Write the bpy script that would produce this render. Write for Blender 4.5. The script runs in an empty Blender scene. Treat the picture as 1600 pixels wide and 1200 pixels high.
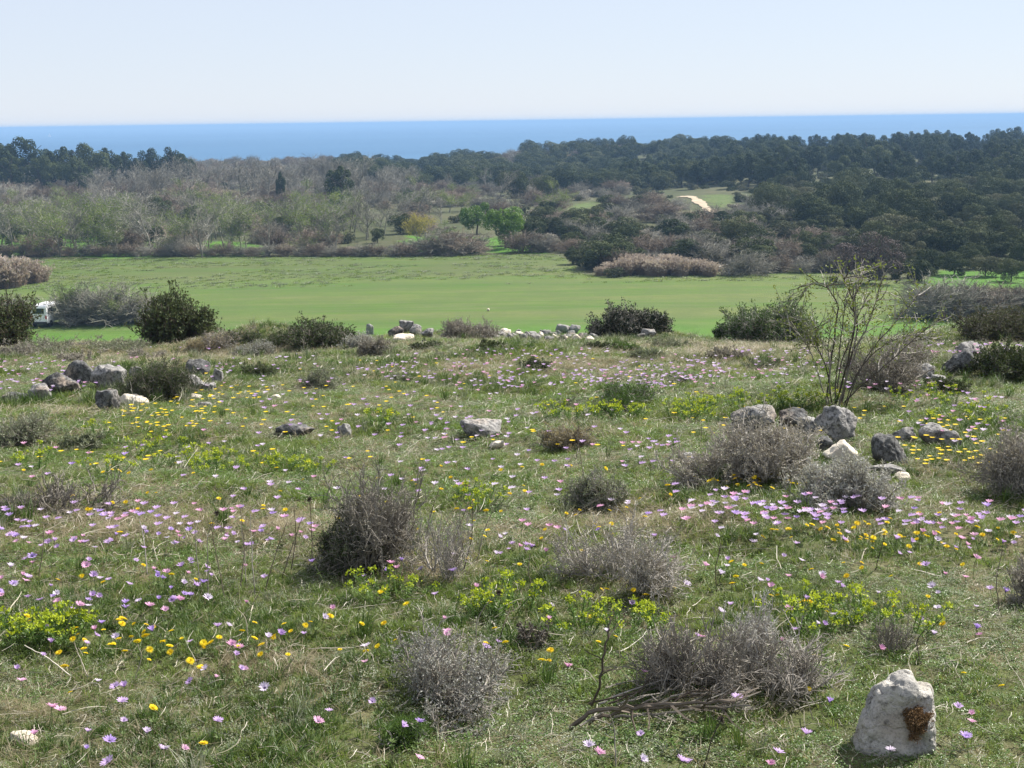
import bpy, bmesh, math, random
import numpy as np
from mathutils import Vector, Matrix, noise as mnoise
R = math.radians
S = bpy.context.scene
rng = np.random.default_rng(7)
random.seed(7)

# ------------------------------------------------------------------ camera
F = 2200.0                      # focal length in pixels of the 1600 px wide photograph
PITCH = math.atan((600 - 189) / F)
ROLL = math.atan(22 / 1600)
EYE = np.array((0.0, 0.0, 1.65))
cam_d = bpy.data.cameras.new('camera'); cam = bpy.data.objects.new('camera', cam_d)
S.collection.objects.link(cam); S.camera = cam
cam_d.sensor_width = 36; cam_d.lens = F / 1600 * 36
cam_d.clip_start = 0.1; cam_d.clip_end = 200000
M = Matrix.Translation(Vector(EYE)) @ Matrix.Rotation(math.pi / 2 - PITCH, 4, 'X') @ Matrix.Rotation(-ROLL, 4, 'Z')
cam.matrix_world = M
CR = np.array(M.to_3x3())

# ------------------------------------------------------------------ light and sky
SUN_AZ, SUN_EL = 52, 46         # azimuth measured from the view direction towards the right
wd = bpy.data.worlds.new('World'); S.world = wd; wd.use_nodes = True
nt = wd.node_tree; nt.nodes.clear()
sk = nt.nodes.new('ShaderNodeTexSky'); sk.sky_type = 'NISHITA'; sk.sun_disc = False
sk.sun_elevation = R(SUN_EL); sk.sun_rotation = R(SUN_AZ)
sk.air_density = 1.0; sk.dust_density = 0.0; sk.ozone_density = 6.0; sk.altitude = 20
bg = nt.nodes.new('ShaderNodeBackground'); bg.inputs[1].default_value = 0.066
wo = nt.nodes.new('ShaderNodeOutputWorld')
mxs = nt.nodes.new('ShaderNodeMix'); mxs.data_type = 'RGBA'; mxs.inputs[0].default_value = .8      # a thin even veil of spring haze over the clear sky
mxs.inputs[7].default_value = (4.95, 5.25, 6.05, 1)
nt.links.new(sk.outputs[0], mxs.inputs[6]); nt.links.new(mxs.outputs[2], bg.inputs[0]); nt.links.new(bg.outputs[0], wo.inputs[0])
sd = bpy.data.lights.new('sun', 'SUN'); sd.energy = 4.8; sd.angle = R(0.5); sd.color = (1.0, 0.95, 0.88)
so = bpy.data.objects.new('sun', sd); S.collection.objects.link(so)
sv = Vector((math.sin(R(SUN_AZ)) * math.cos(R(SUN_EL)), math.cos(R(SUN_AZ)) * math.cos(R(SUN_EL)), math.sin(R(SUN_EL))))
so.rotation_euler = sv.to_track_quat('Z', 'Y').to_euler()
SUNV = np.array(sv)
S.view_settings.view_transform = 'Standard'; S.view_settings.look = 'None'
S.view_settings.exposure = 1.22; S.view_settings.gamma = 1; S.view_settings.use_curve_mapping = False
S.render.engine = 'CYCLES'
S.cycles.max_bounces = 6; S.cycles.diffuse_bounces = 3; S.cycles.glossy_bounces = 2; S.cycles.transmission_bounces = 3
S.cycles.volume_bounces = 0; S.cycles.transparent_max_bounces = 8
S.cycles.use_denoising = True

# ------------------------------------------------------------------ numbers, noise, projection
def vnoise(x, y, seed=0):
    x = np.asarray(x, float); y = np.asarray(y, float)
    xi = np.floor(x).astype(np.int64); yi = np.floor(y).astype(np.int64)
    fx = x - xi; fy = y - yi
    fx = fx * fx * (3 - 2 * fx); fy = fy * fy * (3 - 2 * fy)
    def h(a, b):
        n = (a * 374761393 + b * 668265263 + seed * 1442695041) & 0xffffffff
        n = ((n ^ (n >> 13)) * 1274126177) & 0xffffffff
        return ((n ^ (n >> 16)) & 0xffff) / 65535.0
    return (h(xi, yi) * (1 - fx) + h(xi + 1, yi) * fx) * (1 - fy) + (h(xi, yi + 1) * (1 - fx) + h(xi + 1, yi + 1) * fx) * fy
def fbm(x, y, seed=0, octaves=3):
    t = 0; a = 1; s = 0
    for k in range(octaves):
        t = t + a * vnoise(np.asarray(x) * 2 ** k, np.asarray(y) * 2 ** k, seed + k * 17); s += a; a *= .5
    return t / s
def sstep(a, b, x):
    t = np.clip((np.asarray(x, float) - a) / (b - a), 0, 1)
    return t * t * (3 - 2 * t)
def lerp(a, b, t): return a + (b - a) * t

SEA_Z = -26.0
BUMPS = []      # (x, y, rx, ry, height), filled below
def terrain(x, y):
    x = np.asarray(x, float); y = np.asarray(y, float)
    d = np.maximum(y, 0.0)
    e = np.clip(d - 4, 0, None)
    near = -(0.03 * e + 0.004 * np.minimum(e, 17) ** 2 + 0.15 * np.clip(e - 17, 0, None))
    near = near + (fbm(x * .9, y * .9, 3) - .5) * .14 * sstep(2, 6, d) + (vnoise(x * 4, y * 4, 9) - .5) * .035
    near = near + (fbm(x * .25, y * .25, 5) - .5) * .35 * sstep(6, 14, d)
    for bx, by, rx, ry, h in BUMPS:
        near = near + h * np.exp(-((x - bx) / rx) ** 2 - ((y - by) / ry) ** 2)
    px = 800 + x / np.maximum(y, 1) * F
    far = -13.0 + (fbm(x * .03, y * .03, 11) - .5) * .5 * sstep(80, 200, d)
    hr = lerp(-16.5, -9.6, sstep(560, 960, px))                 # the far wooded hill
    dip = lerp(-13, -15, sstep(250, 380, d) * sstep(520, 700, px) * (1 - sstep(1000, 1250, px)))
    hill = lerp(dip, hr, sstep(390, 520, d))
    rise = lerp(-13, -9.8, sstep(180, 470, d))
    w = sstep(520, 640, px)
    farz = lerp(-13.0, hill, w * sstep(240, 300, d))
    farz = lerp(farz, rise, sstep(1000, 1250, px))
    far = far + (farz + 13.0)
    far = lerp(far, -31.0, sstep(560, 760, d))
    return lerp(near, far, sstep(24, 84, d) ** .8)

def ray(px, py):
    v = CR @ np.array(((px - 800) / F, (600 - py) / F, -1.0))
    return v / np.linalg.norm(v)
def P(px, py, h=0.0, tmax=900):
    """the point of the terrain (raised by h) that the photograph shows at pixel px, py"""
    v = ray(px, py); t = np.concatenate((np.linspace(2.5, 40, 700), np.linspace(40.2, tmax, 3000)))
    p = EYE[None, :] + v[None, :] * t[:, None]
    s = p[:, 2] - terrain(p[:, 0], p[:, 1]) - h
    k = np.argmax(s < 0)
    if s[k] >= 0: k = len(t) - 1
    k = max(k, 1)
    f = s[k - 1] / (s[k - 1] - s[k] + 1e-9)
    q = p[k - 1] + (p[k] - p[k - 1]) * f
    return np.array((q[0], q[1], float(terrain(q[0], q[1]))))
def proj(p):
    q = (np.asarray(p, float) - EYE) @ CR
    return 800 + F * q[..., 0] / -q[..., 2], 600 - F * q[..., 1] / -q[..., 2]
def W(px, d):
    x = (px - 800) / F * d
    return np.array((x, d, float(terrain(x, d))))
def ppm(p): return F / np.linalg.norm(np.asarray(p) - EYE)      # photo pixels per metre there

# mounds along the crest where the photograph shows them
for px, d, rx, ry, h in ((350, 18, .9, 1.2, .22), (420, 18, .5, 1, .18), (470, 17.5, .9, 1, .12), (640, 19, .6, .8, .15), (880, 19, 1.5, .8, .12), (1000, 19, .7, .8, .18),
                         (1500, 15.5, 1.1, 1.0, .18), (270, 12.8, .8, .5, .10), (1580, 15, .8, .8, .2), (735, 19, .7, .8, .05)):
    BUMPS.append(((px - 800) / F * d, d, rx, ry, h))

# ------------------------------------------------------------------ mesh helpers
class MB:
    def __init__(s): s.v = []; s.f = {3: [], 4: []}; s.m = {3: [], 4: []}; s.n = 0
    def add(s, v, f, mat=0):
        v = np.asarray(v, float).reshape(-1, 3); f = np.asarray(f, int)
        if len(v) == 0 or len(f) == 0: return s
        k = f.shape[1]; s.v.append(v); s.f[k].append(f + s.n); s.m[k].append(np.full(len(f), mat)); s.n += len(v); return s
    def mesh(s, name, mats, smooth=False):
        me = bpy.data.meshes.new(name)
        v = np.concatenate(s.v); me.vertices.add(len(v)); me.vertices.foreach_set('co', v.ravel())
        loops = []; starts = []; mi = []; pos = 0
        for k in (3, 4):
            if s.f[k]:
                f = np.concatenate(s.f[k]); loops.append(f.ravel()); starts.append(pos + np.arange(len(f)) * k); pos += f.size; mi.append(np.concatenate(s.m[k]))
        loops = np.concatenate(loops); starts = np.concatenate(starts); mi = np.concatenate(mi)
        me.loops.add(len(loops)); me.loops.foreach_set('vertex_index', loops)
        me.polygons.add(len(starts)); me.polygons.foreach_set('loop_start', starts)
        me.update(calc_edges=True)
        for m in mats: me.materials.append(m)
        me.polygons.foreach_set('material_index', mi)
        me.polygons.foreach_set('use_smooth', np.full(len(starts), smooth))
        me.update(); return me
def unit(v): return v / np.maximum(np.linalg.norm(v, axis=-1, keepdims=True), 1e-9)
def rdir(n, up=0.0, r=rng):
    v = r.normal(size=(n, 3)); v[:, 2] += up; return unit(v)
def tubes(paths, radii, sides=3):
    """paths (n,k,3), radii (n,k): n tapered tubes"""
    paths = np.asarray(paths, float); n, k, _ = paths.shape
    radii = np.broadcast_to(radii, (n, k))
    tan = unit(paths[:, -1] - paths[:, 0]); ref = np.where(np.abs(tan[:, 2:3]) < .9, np.array((0, 0, 1.0)), np.array((1.0, 0, 0)))
    u = unit(np.cross(tan, ref)); w = np.cross(tan, u)
    a = np.arange(sides) * 2 * math.pi / sides
    ring = u[:, None, :] * np.cos(a)[None, :, None] + w[:, None, :] * np.sin(a)[None, :, None]
    v = paths[:, :, None, :] + ring[:, None, :, :] * radii[:, :, None, None]
    i = np.arange(n)[:, None, None] * k * sides + np.arange(k - 1)[None, :, None] * sides
    j = np.arange(sides)[None, None, :]; j2 = (j + 1) % sides
    f = np.stack((i + j, i + j2, i + j2 + sides, i + j + sides), -1).reshape(-1, 4)
    return v.reshape(-1, 3), f
def leaves(c, d, nrm, L, Wd):
    """diamond leaves starting at c along d, lying across nrm"""
    n = len(c); d = unit(d); s = unit(np.cross(d, nrm)); L = np.broadcast_to(L, n)[:, None]; Wd = np.broadcast_to(Wd, n)[:, None]
    up = np.cross(s, d)
    v = np.stack((c, c + d * L * .5 + s * Wd * .5 + up * L * .06, c + d * L, c + d * L * .5 - s * Wd * .5 + up * L * .06), 1)
    return v.reshape(-1, 3), np.arange(n * 4).reshape(-1, 4)
def curve_paths(start, d, length, k, bend=0.2, sag=0.0, r=rng):
    n = len(start); d = unit(d); length = np.broadcast_to(length, n)[:, None]
    pts = [start]; cur = d
    for i in range(k - 1):
        cur = unit(cur + r.normal(size=(n, 3)) * bend + np.array((0, 0, sag)))
        pts.append(pts[-1] + cur * length / (k - 1))
    return np.stack(pts, 1)
def sub_branches(parents, m, lo, hi, length, spread, k=3, bend=.15, sag=0.0, up=0.0, r=rng):
    n, kk, _ = parents.shape
    idx = np.repeat(np.arange(n), m); t = r.uniform(lo, hi, len(idx)) * (kk - 1)
    i0 = np.minimum(t.astype(int), kk - 2); f = (t - i0)[:, None]
    a = parents[idx, i0]; b = parents[idx, i0 + 1]
    d = unit(unit(b - a) + r.normal(size=(len(idx), 3)) * spread + np.array((0, 0, up)))
    return curve_paths(a + (b - a) * f, d, length * r.uniform(.6, 1.2, len(idx)), k, bend, sag, r)

# ------------------------------------------------------------------ object helpers
COL = S.collection
def link(name, me, parent=None, loc=None, rz=0.0, sc=None):
    o = bpy.data.objects.new(name, me); COL.objects.link(o)
    if parent is not None: o.parent = parent
    if loc is not None: o.location = Vector([float(a) for a in loc])
    if rz: o.rotation_euler = (0, 0, rz)
    if sc is not None: o.scale = (sc, sc, sc) if np.isscalar(sc) else tuple(sc)
    return o
def tag(o, label, cat, group=None):
    o['label'] = label; o['category'] = cat
    if group: o['group'] = group
    return o
def kind(o, k): o['kind'] = k; return o
AUTO = []       # (object, description, xy) whose label is finished at the end
LAND = []       # (phrase, xy)
def auto(o, desc, cat, group, pos): 
    o['category'] = cat; o['group'] = group; AUTO.append((o, desc, (float(pos[0]), float(pos[1]))))
    return o
def landmark(phrase, pos): LAND.append((phrase, (float(pos[0]), float(pos[1]))))
def build_thing(name, parts, loc, rz=0.0, sc=1.0):
    """an Empty at the base with its parts: parts = [(name, mesh)]"""
    e = link(name, None, None, loc, rz, sc); e.empty_display_size = .1
    for n, me in parts: link(n, me, e)
    return e
def copy_thing(src, loc, rz, sc):
    e = src.copy(); COL.objects.link(e)
    e.location = Vector([float(a) for a in loc]); e.rotation_euler = (0, 0, rz); e.scale = (sc, sc, sc) if np.isscalar(sc) else tuple(sc)
    for ch in src.children:
        c = ch.copy(); COL.objects.link(c); c.parent = e
    return e
PROTO = {}
def place(key, loc, rz=None, sc=1.0):
    """first use of a kind links it, later uses copy it"""
    name, parts = KINDS[key][:2]
    if rz is None: rz = random.uniform(0, 6.28)
    if key not in PROTO:
        PROTO[key] = build_thing(name, parts, loc, rz, sc); return PROTO[key]
    return copy_thing(PROTO[key], loc, rz, sc)
KINDS = {}

# ------------------------------------------------------------------ materials
def newmat(name):
    m = bpy.data.materials.new(name); m.use_nodes = True; m.node_tree.nodes.clear(); return m, m.node_tree
def N(t, typ, **kw):
    n = t.nodes.new(typ)
    for k, v in kw.items(): setattr(n, k, v)
    return n
def ramp(t, fac, stops):
    r = N(t, 'ShaderNodeValToRGB'); e = r.color_ramp.elements
    while len(e) < len(stops): e.new(.5)
    for i, (p, c) in enumerate(stops): e[i].position = p; e[i].color = (*c, 1)
    t.links.new(fac, r.inputs[0]); return r.outputs[0]
def noise(t, vec, scale, detail=4, rough=.55):
    n = N(t, 'ShaderNodeTexNoise'); n.inputs['Scale'].default_value = scale; n.inputs['Detail'].default_value = detail; n.inputs['Roughness'].default_value = rough
    t.links.new(vec, n.inputs['Vector']); return n.outputs[0]
def mixc(t, f, a, b, mode='MIX'):
    m = N(t, 'ShaderNodeMix', data_type='RGBA', blend_type=mode)
    for s, v in ((m.inputs[0], f), (m.inputs[6], a), (m.inputs[7], b)):
        if isinstance(v, (int, float)): s.default_value = v
        elif isinstance(v, tuple): s.default_value = (*v, 1)
        else: t.links.new(v, s)
    return m.outputs[2]
def math_(t, op, a, b=0.0):
    m = N(t, 'ShaderNodeMath', operation=op)
    for s, v in ((m.inputs[0], a), (m.inputs[1], b)):
        if isinstance(v, (int, float)): s.default_value = v
        else: t.links.new(v, s)
    return m.outputs[0]
def veg(name, c1, c2, c3=None, scale=1.5, trans=.3, rough=.6, spec=.25, rnd=.5):
    """plant surface: colour varies with place and from one plant to the next; lets some light through"""
    m, t = newmat(name); g = N(t, 'ShaderNodeNewGeometry'); oi = N(t, 'ShaderNodeObjectInfo')
    n = noise(t, g.outputs['Position'], scale, 3)
    f = math_(t, 'ADD', math_(t, 'MULTIPLY', oi.outputs['Random'], rnd), math_(t, 'MULTIPLY', n, 1.6 - rnd))
    f = math_(t, 'SUBTRACT', f, .3)
    col = ramp(t, f, [(.1, c1), (.55, c2), (.95, c3 or c2)])
    p = N(t, 'ShaderNodeBsdfPrincipled'); p.inputs['Roughness'].default_value = rough; p.inputs['Specular IOR Level'].default_value = spec
    t.links.new(col, p.inputs['Base Color'])
    o = N(t, 'ShaderNodeOutputMaterial')
    if trans:
        tr = N(t, 'ShaderNodeBsdfTranslucent'); t.links.new(mixc(t, .35, col, (1.0, .95, .35), 'MULTIPLY'), tr.inputs[0])
        mx = N(t, 'ShaderNodeMixShader'); mx.inputs[0].default_value = trans
        t.links.new(p.outputs[0], mx.inputs[1]); t.links.new(tr.outputs[0], mx.inputs[2]); t.links.new(mx.outputs[0], o.inputs[0])
    else: t.links.new(p.outputs[0], o.inputs[0])
    return m
def plain(name, c, rough=.7, spec=.3, metallic=0.0):
    m, t = newmat(name); p = N(t, 'ShaderNodeBsdfPrincipled'); tc = N(t, 'ShaderNodeTexCoord')
    n = noise(t, tc.outputs['Object'], 6, 4)
    t.links.new(ramp(t, n, [(.3, tuple(a * .8 for a in c)), (.7, tuple(min(1, a * 1.1) for a in c))]), p.inputs['Base Color'])
    p.inputs['Roughness'].default_value = rough; p.inputs['Specular IOR Level'].default_value = spec; p.inputs['Metallic'].default_value = metallic
    o = N(t, 'ShaderNodeOutputMaterial'); t.links.new(p.outputs[0], o.inputs[0]); return m
def petal(name, c1, c2, trans=.4):
    m, t = newmat(name); oi = N(t, 'ShaderNodeObjectInfo'); g = N(t, 'ShaderNodeNewGeometry')
    n = noise(t, g.outputs['Position'], 60, 2)
    col = ramp(t, math_(t, 'ADD', math_(t, 'MULTIPLY', oi.outputs['Random'], .5), math_(t, 'MULTIPLY', n, .5)), [(.2, c1), (.8, c2)])
    a = N(t, 'ShaderNodeBsdfPrincipled'); a.inputs['Roughness'].default_value = .6; a.inputs['Specular IOR Level'].default_value = .2; t.links.new(col, a.inputs['Base Color'])
    b = N(t, 'ShaderNodeBsdfTranslucent'); t.links.new(col, b.inputs[0])
    mx = N(t, 'ShaderNodeMixShader'); mx.inputs[0].default_value = trans; o = N(t, 'ShaderNodeOutputMaterial')
    t.links.new(a.outputs[0], mx.inputs[1]); t.links.new(b.outputs[0], mx.inputs[2]); t.links.new(mx.outputs[0], o.inputs[0]); return m
def rockmat(name, light, mid, dark, lichen=.5, warm=(.35, .27, .2), scale=1.0):
    m, t = newmat(name); tc = N(t, 'ShaderNodeTexCoord'); oi = N(t, 'ShaderNodeObjectInfo')
    off = N(t, 'ShaderNodeVectorMath', operation='ADD'); t.links.new(tc.outputs['Object'], off.inputs[0]); t.links.new(oi.outputs['Location'], off.inputs[1])
    v = off.outputs[0]
    a = noise(t, v, 9 * scale, 6, .65); b = noise(t, v, 38 * scale, 5, .7); c = noise(t, v, 5 * scale, 3); d = noise(t, v, 120 * scale, 3, .7)
    col = ramp(t, a, [(.3, mid), (.55, light), (.75, tuple(min(1, x * 1.12) for x in light))])
    col = mixc(t, ramp(t, c, [(.52, (0, 0, 0)), (.68, (.6, .6, .6))]), col, warm)
    col = mixc(t, ramp(t, b, [(lichen, (0, 0, 0)), (lichen + .14, (.85, .85, .85))]), col, dark)
    col = mixc(t, ramp(t, d, [(.35, (.45, .45, .45)), (.5, (0, 0, 0))]), col, tuple(x * 1.8 for x in dark))
    p = N(t, 'ShaderNodeBsdfPrincipled'); p.inputs['Roughness'].default_value = .9; p.inputs['Specular IOR Level'].default_value = .15
    t.links.new(col, p.inputs['Base Color'])
    bu = N(t, 'ShaderNodeBump'); bu.inputs['Strength'].default_value = .7; bu.inputs['Distance'].default_value = .012
    t.links.new(math_(t, 'ADD', math_(t, 'ADD', b, math_(t, 'MULTIPLY', d, .5)), a), bu.inputs['Height']); t.links.new(bu.outputs[0], p.inputs['Normal'])
    o = N(t, 'ShaderNodeOutputMaterial'); t.links.new(p.outputs[0], o.inputs[0]); return m

MT = dict(
    grass=veg('short_grass', (.08, .125, .024), (.145, .21, .046), (.21, .245, .075), 1.2, .5, .45, .35),
    grass_dark=veg('dark_grass', (.045, .085, .018), (.075, .13, .03), (.12, .165, .04), 2, .35, .5, .3),
    clover=veg('clover', (.075, .14, .03), (.125, .215, .05), (.185, .26, .085), 2, .42, .4, .4),
    straw=veg('straw', (.20, .17, .095), (.29, .25, .16), (.38, .33, .23), 3, .4, .6, .3),
    litter=veg('pale_litter', (.26, .24, .17), (.38, .34, .26), (.52, .48, .39), 8, .1, .5, .4),
    greyherb=veg('grey_herb', (.12, .145, .085), (.19, .215, .13), (.28, .29, .22), 3, .25, .6, .3),
    twig=veg('grey_twig', (.14, .125, .10), (.27, .245, .21), (.44, .41, .37), 12, 0, .75, .2),
    twig_dark=veg('dark_twig', (.05, .04, .03), (.10, .08, .06), (.17, .14, .11), 12, 0, .8, .2),
    silver=veg('silver_leaf', (.19, .195, .17), (.33, .33, .30), (.46, .46, .43), 15, .25, .6, .3),
    mauve=veg('dry_mauve_leaf', (.14, .13, .105), (.27, .25, .21), (.42, .39, .34), 15, .2, .7, .2),
    maquis=veg('maquis_leaf', (.016, .026, .012), (.034, .05, .022), (.065, .085, .04), .8, .15, .5, .3),
    pine=veg('pine_needles', (.018, .030, .012), (.048, .066, .026), (.10, .118, .048), .2, .15, .8, .08),
    oak=veg('holm_oak_leaf', (.024, .036, .014), (.062, .078, .032), (.125, .135, .065), .25, .15, .8, .08),
    olive=veg('olive_leaf', (.045, .054, .028), (.092, .098, .055), (.165, .165, .105), .3, .2, .8, .08),
    bush=veg('ridge_bush_leaf', (.028, .04, .016), (.06, .08, .032), (.11, .13, .06), 5, .2, .65, .12),
    juniper=veg('juniper_leaf', (.03, .06, .015), (.06, .105, .028), (.10, .15, .05), 4, .25, .5, .3),
    bright=veg('spring_leaf', (.06, .12, .016), (.10, .18, .025), (.15, .24, .04), .5, .45, .5, .3),
    fresh=veg('budding_leaf', (.085, .13, .028), (.15, .205, .045), (.21, .27, .07), .5, .4, .6, .2),
    yellow=veg('yellow_bud', (.24, .22, .05), (.36, .32, .08), (.42, .38, .12), .5, .4, .6, .2),
    bark=veg('grey_bark', (.12, .115, .09), (.215, .205, .165), (.34, .325, .275), .6, 0, .8, .2),
    bark_red=veg('reddish_twigs', (.13, .105, .08), (.22, .18, .135), (.33, .27, .21), .4, 0, .8, .2),
    bark_dark=veg('dark_bark', (.05, .042, .035), (.08, .068, .055), (.12, .10, .085), 2, 0, .85, .2),
    plume=veg('reed_plume', (.30, .25, .22), (.43, .37, .33), (.58, .52, .48), 1.5, .3, .7, .2),
    purple=veg('purplish_twigs', (.07, .055, .05), (.115, .092, .082), (.18, .145, .13), .8, .05, .8, .1),
    sprout=veg('sprouting_leaf', (.12, .16, .03), (.17, .20, .06), (.24, .26, .10), 8, .45, .5, .3),
    reed=veg('dry_reed', (.22, .16, .12), (.32, .25, .20), (.42, .35, .30), 1.5, .3, .7, .2),
    blossom=veg('white_blossom', (.35, .33, .27), (.5, .47, .4), (.65, .63, .56), 1.5, .3, .7, .2),
    lilac=petal('lilac_petal', (.46, .30, .58), (.62, .46, .71)), pink=petal('pink_petal', (.58, .27, .45), (.70, .43, .59)),
    white=petal('white_petal', (.58, .48, .64), (.73, .66, .77)), violet=petal('violet_petal', (.36, .24, .58), (.50, .36, .70)),
    centre=plain('flower_centre', (.10, .07, .14)), dandelion=petal('yellow_petal', (.72, .52, .015), (.85, .70, .03), .3),
    spurge=petal('spurge_head', (.28, .36, .02), (.42, .48, .03), .35), stem=veg('flower_stem', (.08, .13, .03), (.12, .17, .05), None, 5, .2),
    rock=rockmat('limestone', (.30, .29, .275), (.19, .185, .175), (.045, .045, .043), .47),
    rock_dark=rockmat('lichened_limestone', (.17, .17, .165), (.105, .105, .102), (.032, .032, .032), .43),
    rock_pale=rockmat('clean_limestone', (.62, .56, .46), (.50, .44, .35), (.2, .17, .13), .62),
    rock_hero=rockmat('boulder_limestone', (.40, .38, .34), (.22, .215, .205), (.075, .072, .066), .55, (.30, .24, .17)),
    moss=veg('brown_moss', (.10, .06, .03), (.18, .115, .06), (.28, .19, .11), 40, .1, .9, .1),
    white_paint=plain('white_paint', (.8, .8, .8), .35, .5), dark_glass=plain('dark_glass', (.02, .025, .03), .1, .5),
    rubber=plain('rubber', (.02, .02, .02), .9), black_trim=plain('black_trim', (.03, .03, .03), .6), red_lens=plain('red_lens', (.4, .02, .02), .3, .5),
)

def ground_material():
    m, t = newmat('ground'); g = N(t, 'ShaderNodeNewGeometry'); pos = g.outputs['Position']
    at = N(t, 'ShaderNodeAttribute', attribute_name='zone'); sp = N(t, 'ShaderNodeSeparateColor'); t.links.new(at.outputs['Color'], sp.inputs[0])
    n1 = noise(t, pos, 1.3, 6, .6); n2 = noise(t, pos, 14, 5, .7); n3 = noise(t, pos, .05, 4, .6); n4 = noise(t, pos, .5, 5, .65)
    meadow = ramp(t, n1, [(.3, (.045, .065, .02)), (.5, (.085, .10, .035)), (.62, (.15, .125, .075)), (.75, (.20, .16, .11))])
    meadow = mixc(t, ramp(t, n2, [(.4, (.6, .6, .6)), (.6, (0, 0, 0))]), meadow, (.06, .055, .03))
    # the sown field: long faint strips across the view
    mp = N(t, 'ShaderNodeMapping'); mp.inputs['Scale'].default_value = (.018, .2, 1); t.links.new(pos, mp.inputs[0])
    st = noise(t, mp.outputs[0], 1.0, 4, .6)
    mp2 = N(t, 'ShaderNodeMapping'); mp2.inputs['Scale'].default_value = (.12, .9, 1); t.links.new(pos, mp2.inputs[0])
    st2 = noise(t, mp2.outputs[0], 1.0, 4, .7)
    field = ramp(t, st, [(.35, (.046, .105, .012)), (.5, (.068, .12, .018)), (.62, (.098, .126, .032))])
    field = mixc(t, ramp(t, st2, [(.4, (0, 0, 0)), (.7, (.6, .6, .6))]), field, (.125, .13, .06))
    n5 = noise(t, pos, .35, 6, .75); field = mixc(t, ramp(t, n5, [(.42, (.55, .55, .55)), (.6, (0, 0, 0))]), field, (.07, .10, .03))
    mp3 = N(t, 'ShaderNodeMapping'); mp3.inputs['Scale'].default_value = (.03, 2.4, 1); mp3.inputs['Rotation'].default_value = (0, 0, .03); t.links.new(pos, mp3.inputs[0])
    n6 = noise(t, mp3.outputs[0], 1.0, 2, .6); field = mixc(t, ramp(t, n6, [(.55, (0, 0, 0)), (.72, (.45, .45, .45))]), field, (.12, .12, .065))
    lush = ramp(t, n4, [(.35, (.048, .125, .012)), (.65, (.078, .155, .024))])
    rough = ramp(t, n4, [(.3, (.07, .10, .03)), (.5, (.115, .13, .05)), (.7, (.16, .145, .085))])
    scrub = ramp(t, n3, [(.35, (.022, .028, .012)), (.5, (.04, .042, .022)), (.7, (.075, .068, .042))])
    col = mixc(t, sp.outputs[0], meadow, field)
    col = mixc(t, sp.outputs[2], col, mixc(t, .3, scrub, rough))
    col = mixc(t, sp.outputs[1], col, lush)
    al = at.outputs['Alpha']
    p = N(t, 'ShaderNodeBsdfPrincipled'); p.inputs['Roughness'].default_value = .9; p.inputs['Specular IOR Level'].default_value = .1
    t.links.new(col, p.inputs['Base Color'])
    bu = N(t, 'ShaderNodeBump'); bu.inputs['Strength'].default_value = .8; bu.inputs['Distance'].default_value = .03
    t.links.new(math_(t, 'ADD', n2, n1), bu.inputs['Height']); t.links.new(bu.outputs[0], p.inputs['Normal'])
    o = N(t, 'ShaderNodeOutputMaterial'); t.links.new(p.outputs[0], o.inputs[0]); return m

# ------------------------------------------------------------------ zones of the valley, as outlines on the ground
def inside(poly, x, y):
    x = np.asarray(x); y = np.asarray(y); r = np.zeros(x.shape, bool); n = len(poly)
    for i in range(n):
        x1, y1 = poly[i][:2]; x2, y2 = poly[(i + 1) % n][:2]
        c = ((y1 > y) != (y2 > y)) & (x < (x2 - x1) * (y - y1) / (y2 - y1 + 1e-12) + x1); r ^= c
    return r
FIELD = [P(a, b) for a, b in ((-500, 407), (0, 405), (300, 402), (560, 399), (870, 397), (930, 432), (1130, 431), (1250, 420), (1330, 440), (1430, 432), (1500, 440), (1700, 450))] + [W(2300, 70), W(-700, 70)]
CLEAR = [[P(a, b) for a, b in q] for q in (
    ((-100, 368), (60, 367), (180, 372), (330, 376), (420, 384), (400, 402), (-100, 400)),
    ((640, 368), (860, 372), (850, 396), (620, 396)), ((1092, 306), (1138, 303), (1146, 318), (1118, 326)),
    ((866, 324), (922, 316), (926, 326), (872, 333)), ((400, 345), (520, 350), (500, 366), (400, 364)), ((1460, 425), (1700, 420), (1700, 450), (1450, 445)))]
ROUGHB = P(600, 436)[1]       # beyond this distance the field is tufty

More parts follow.
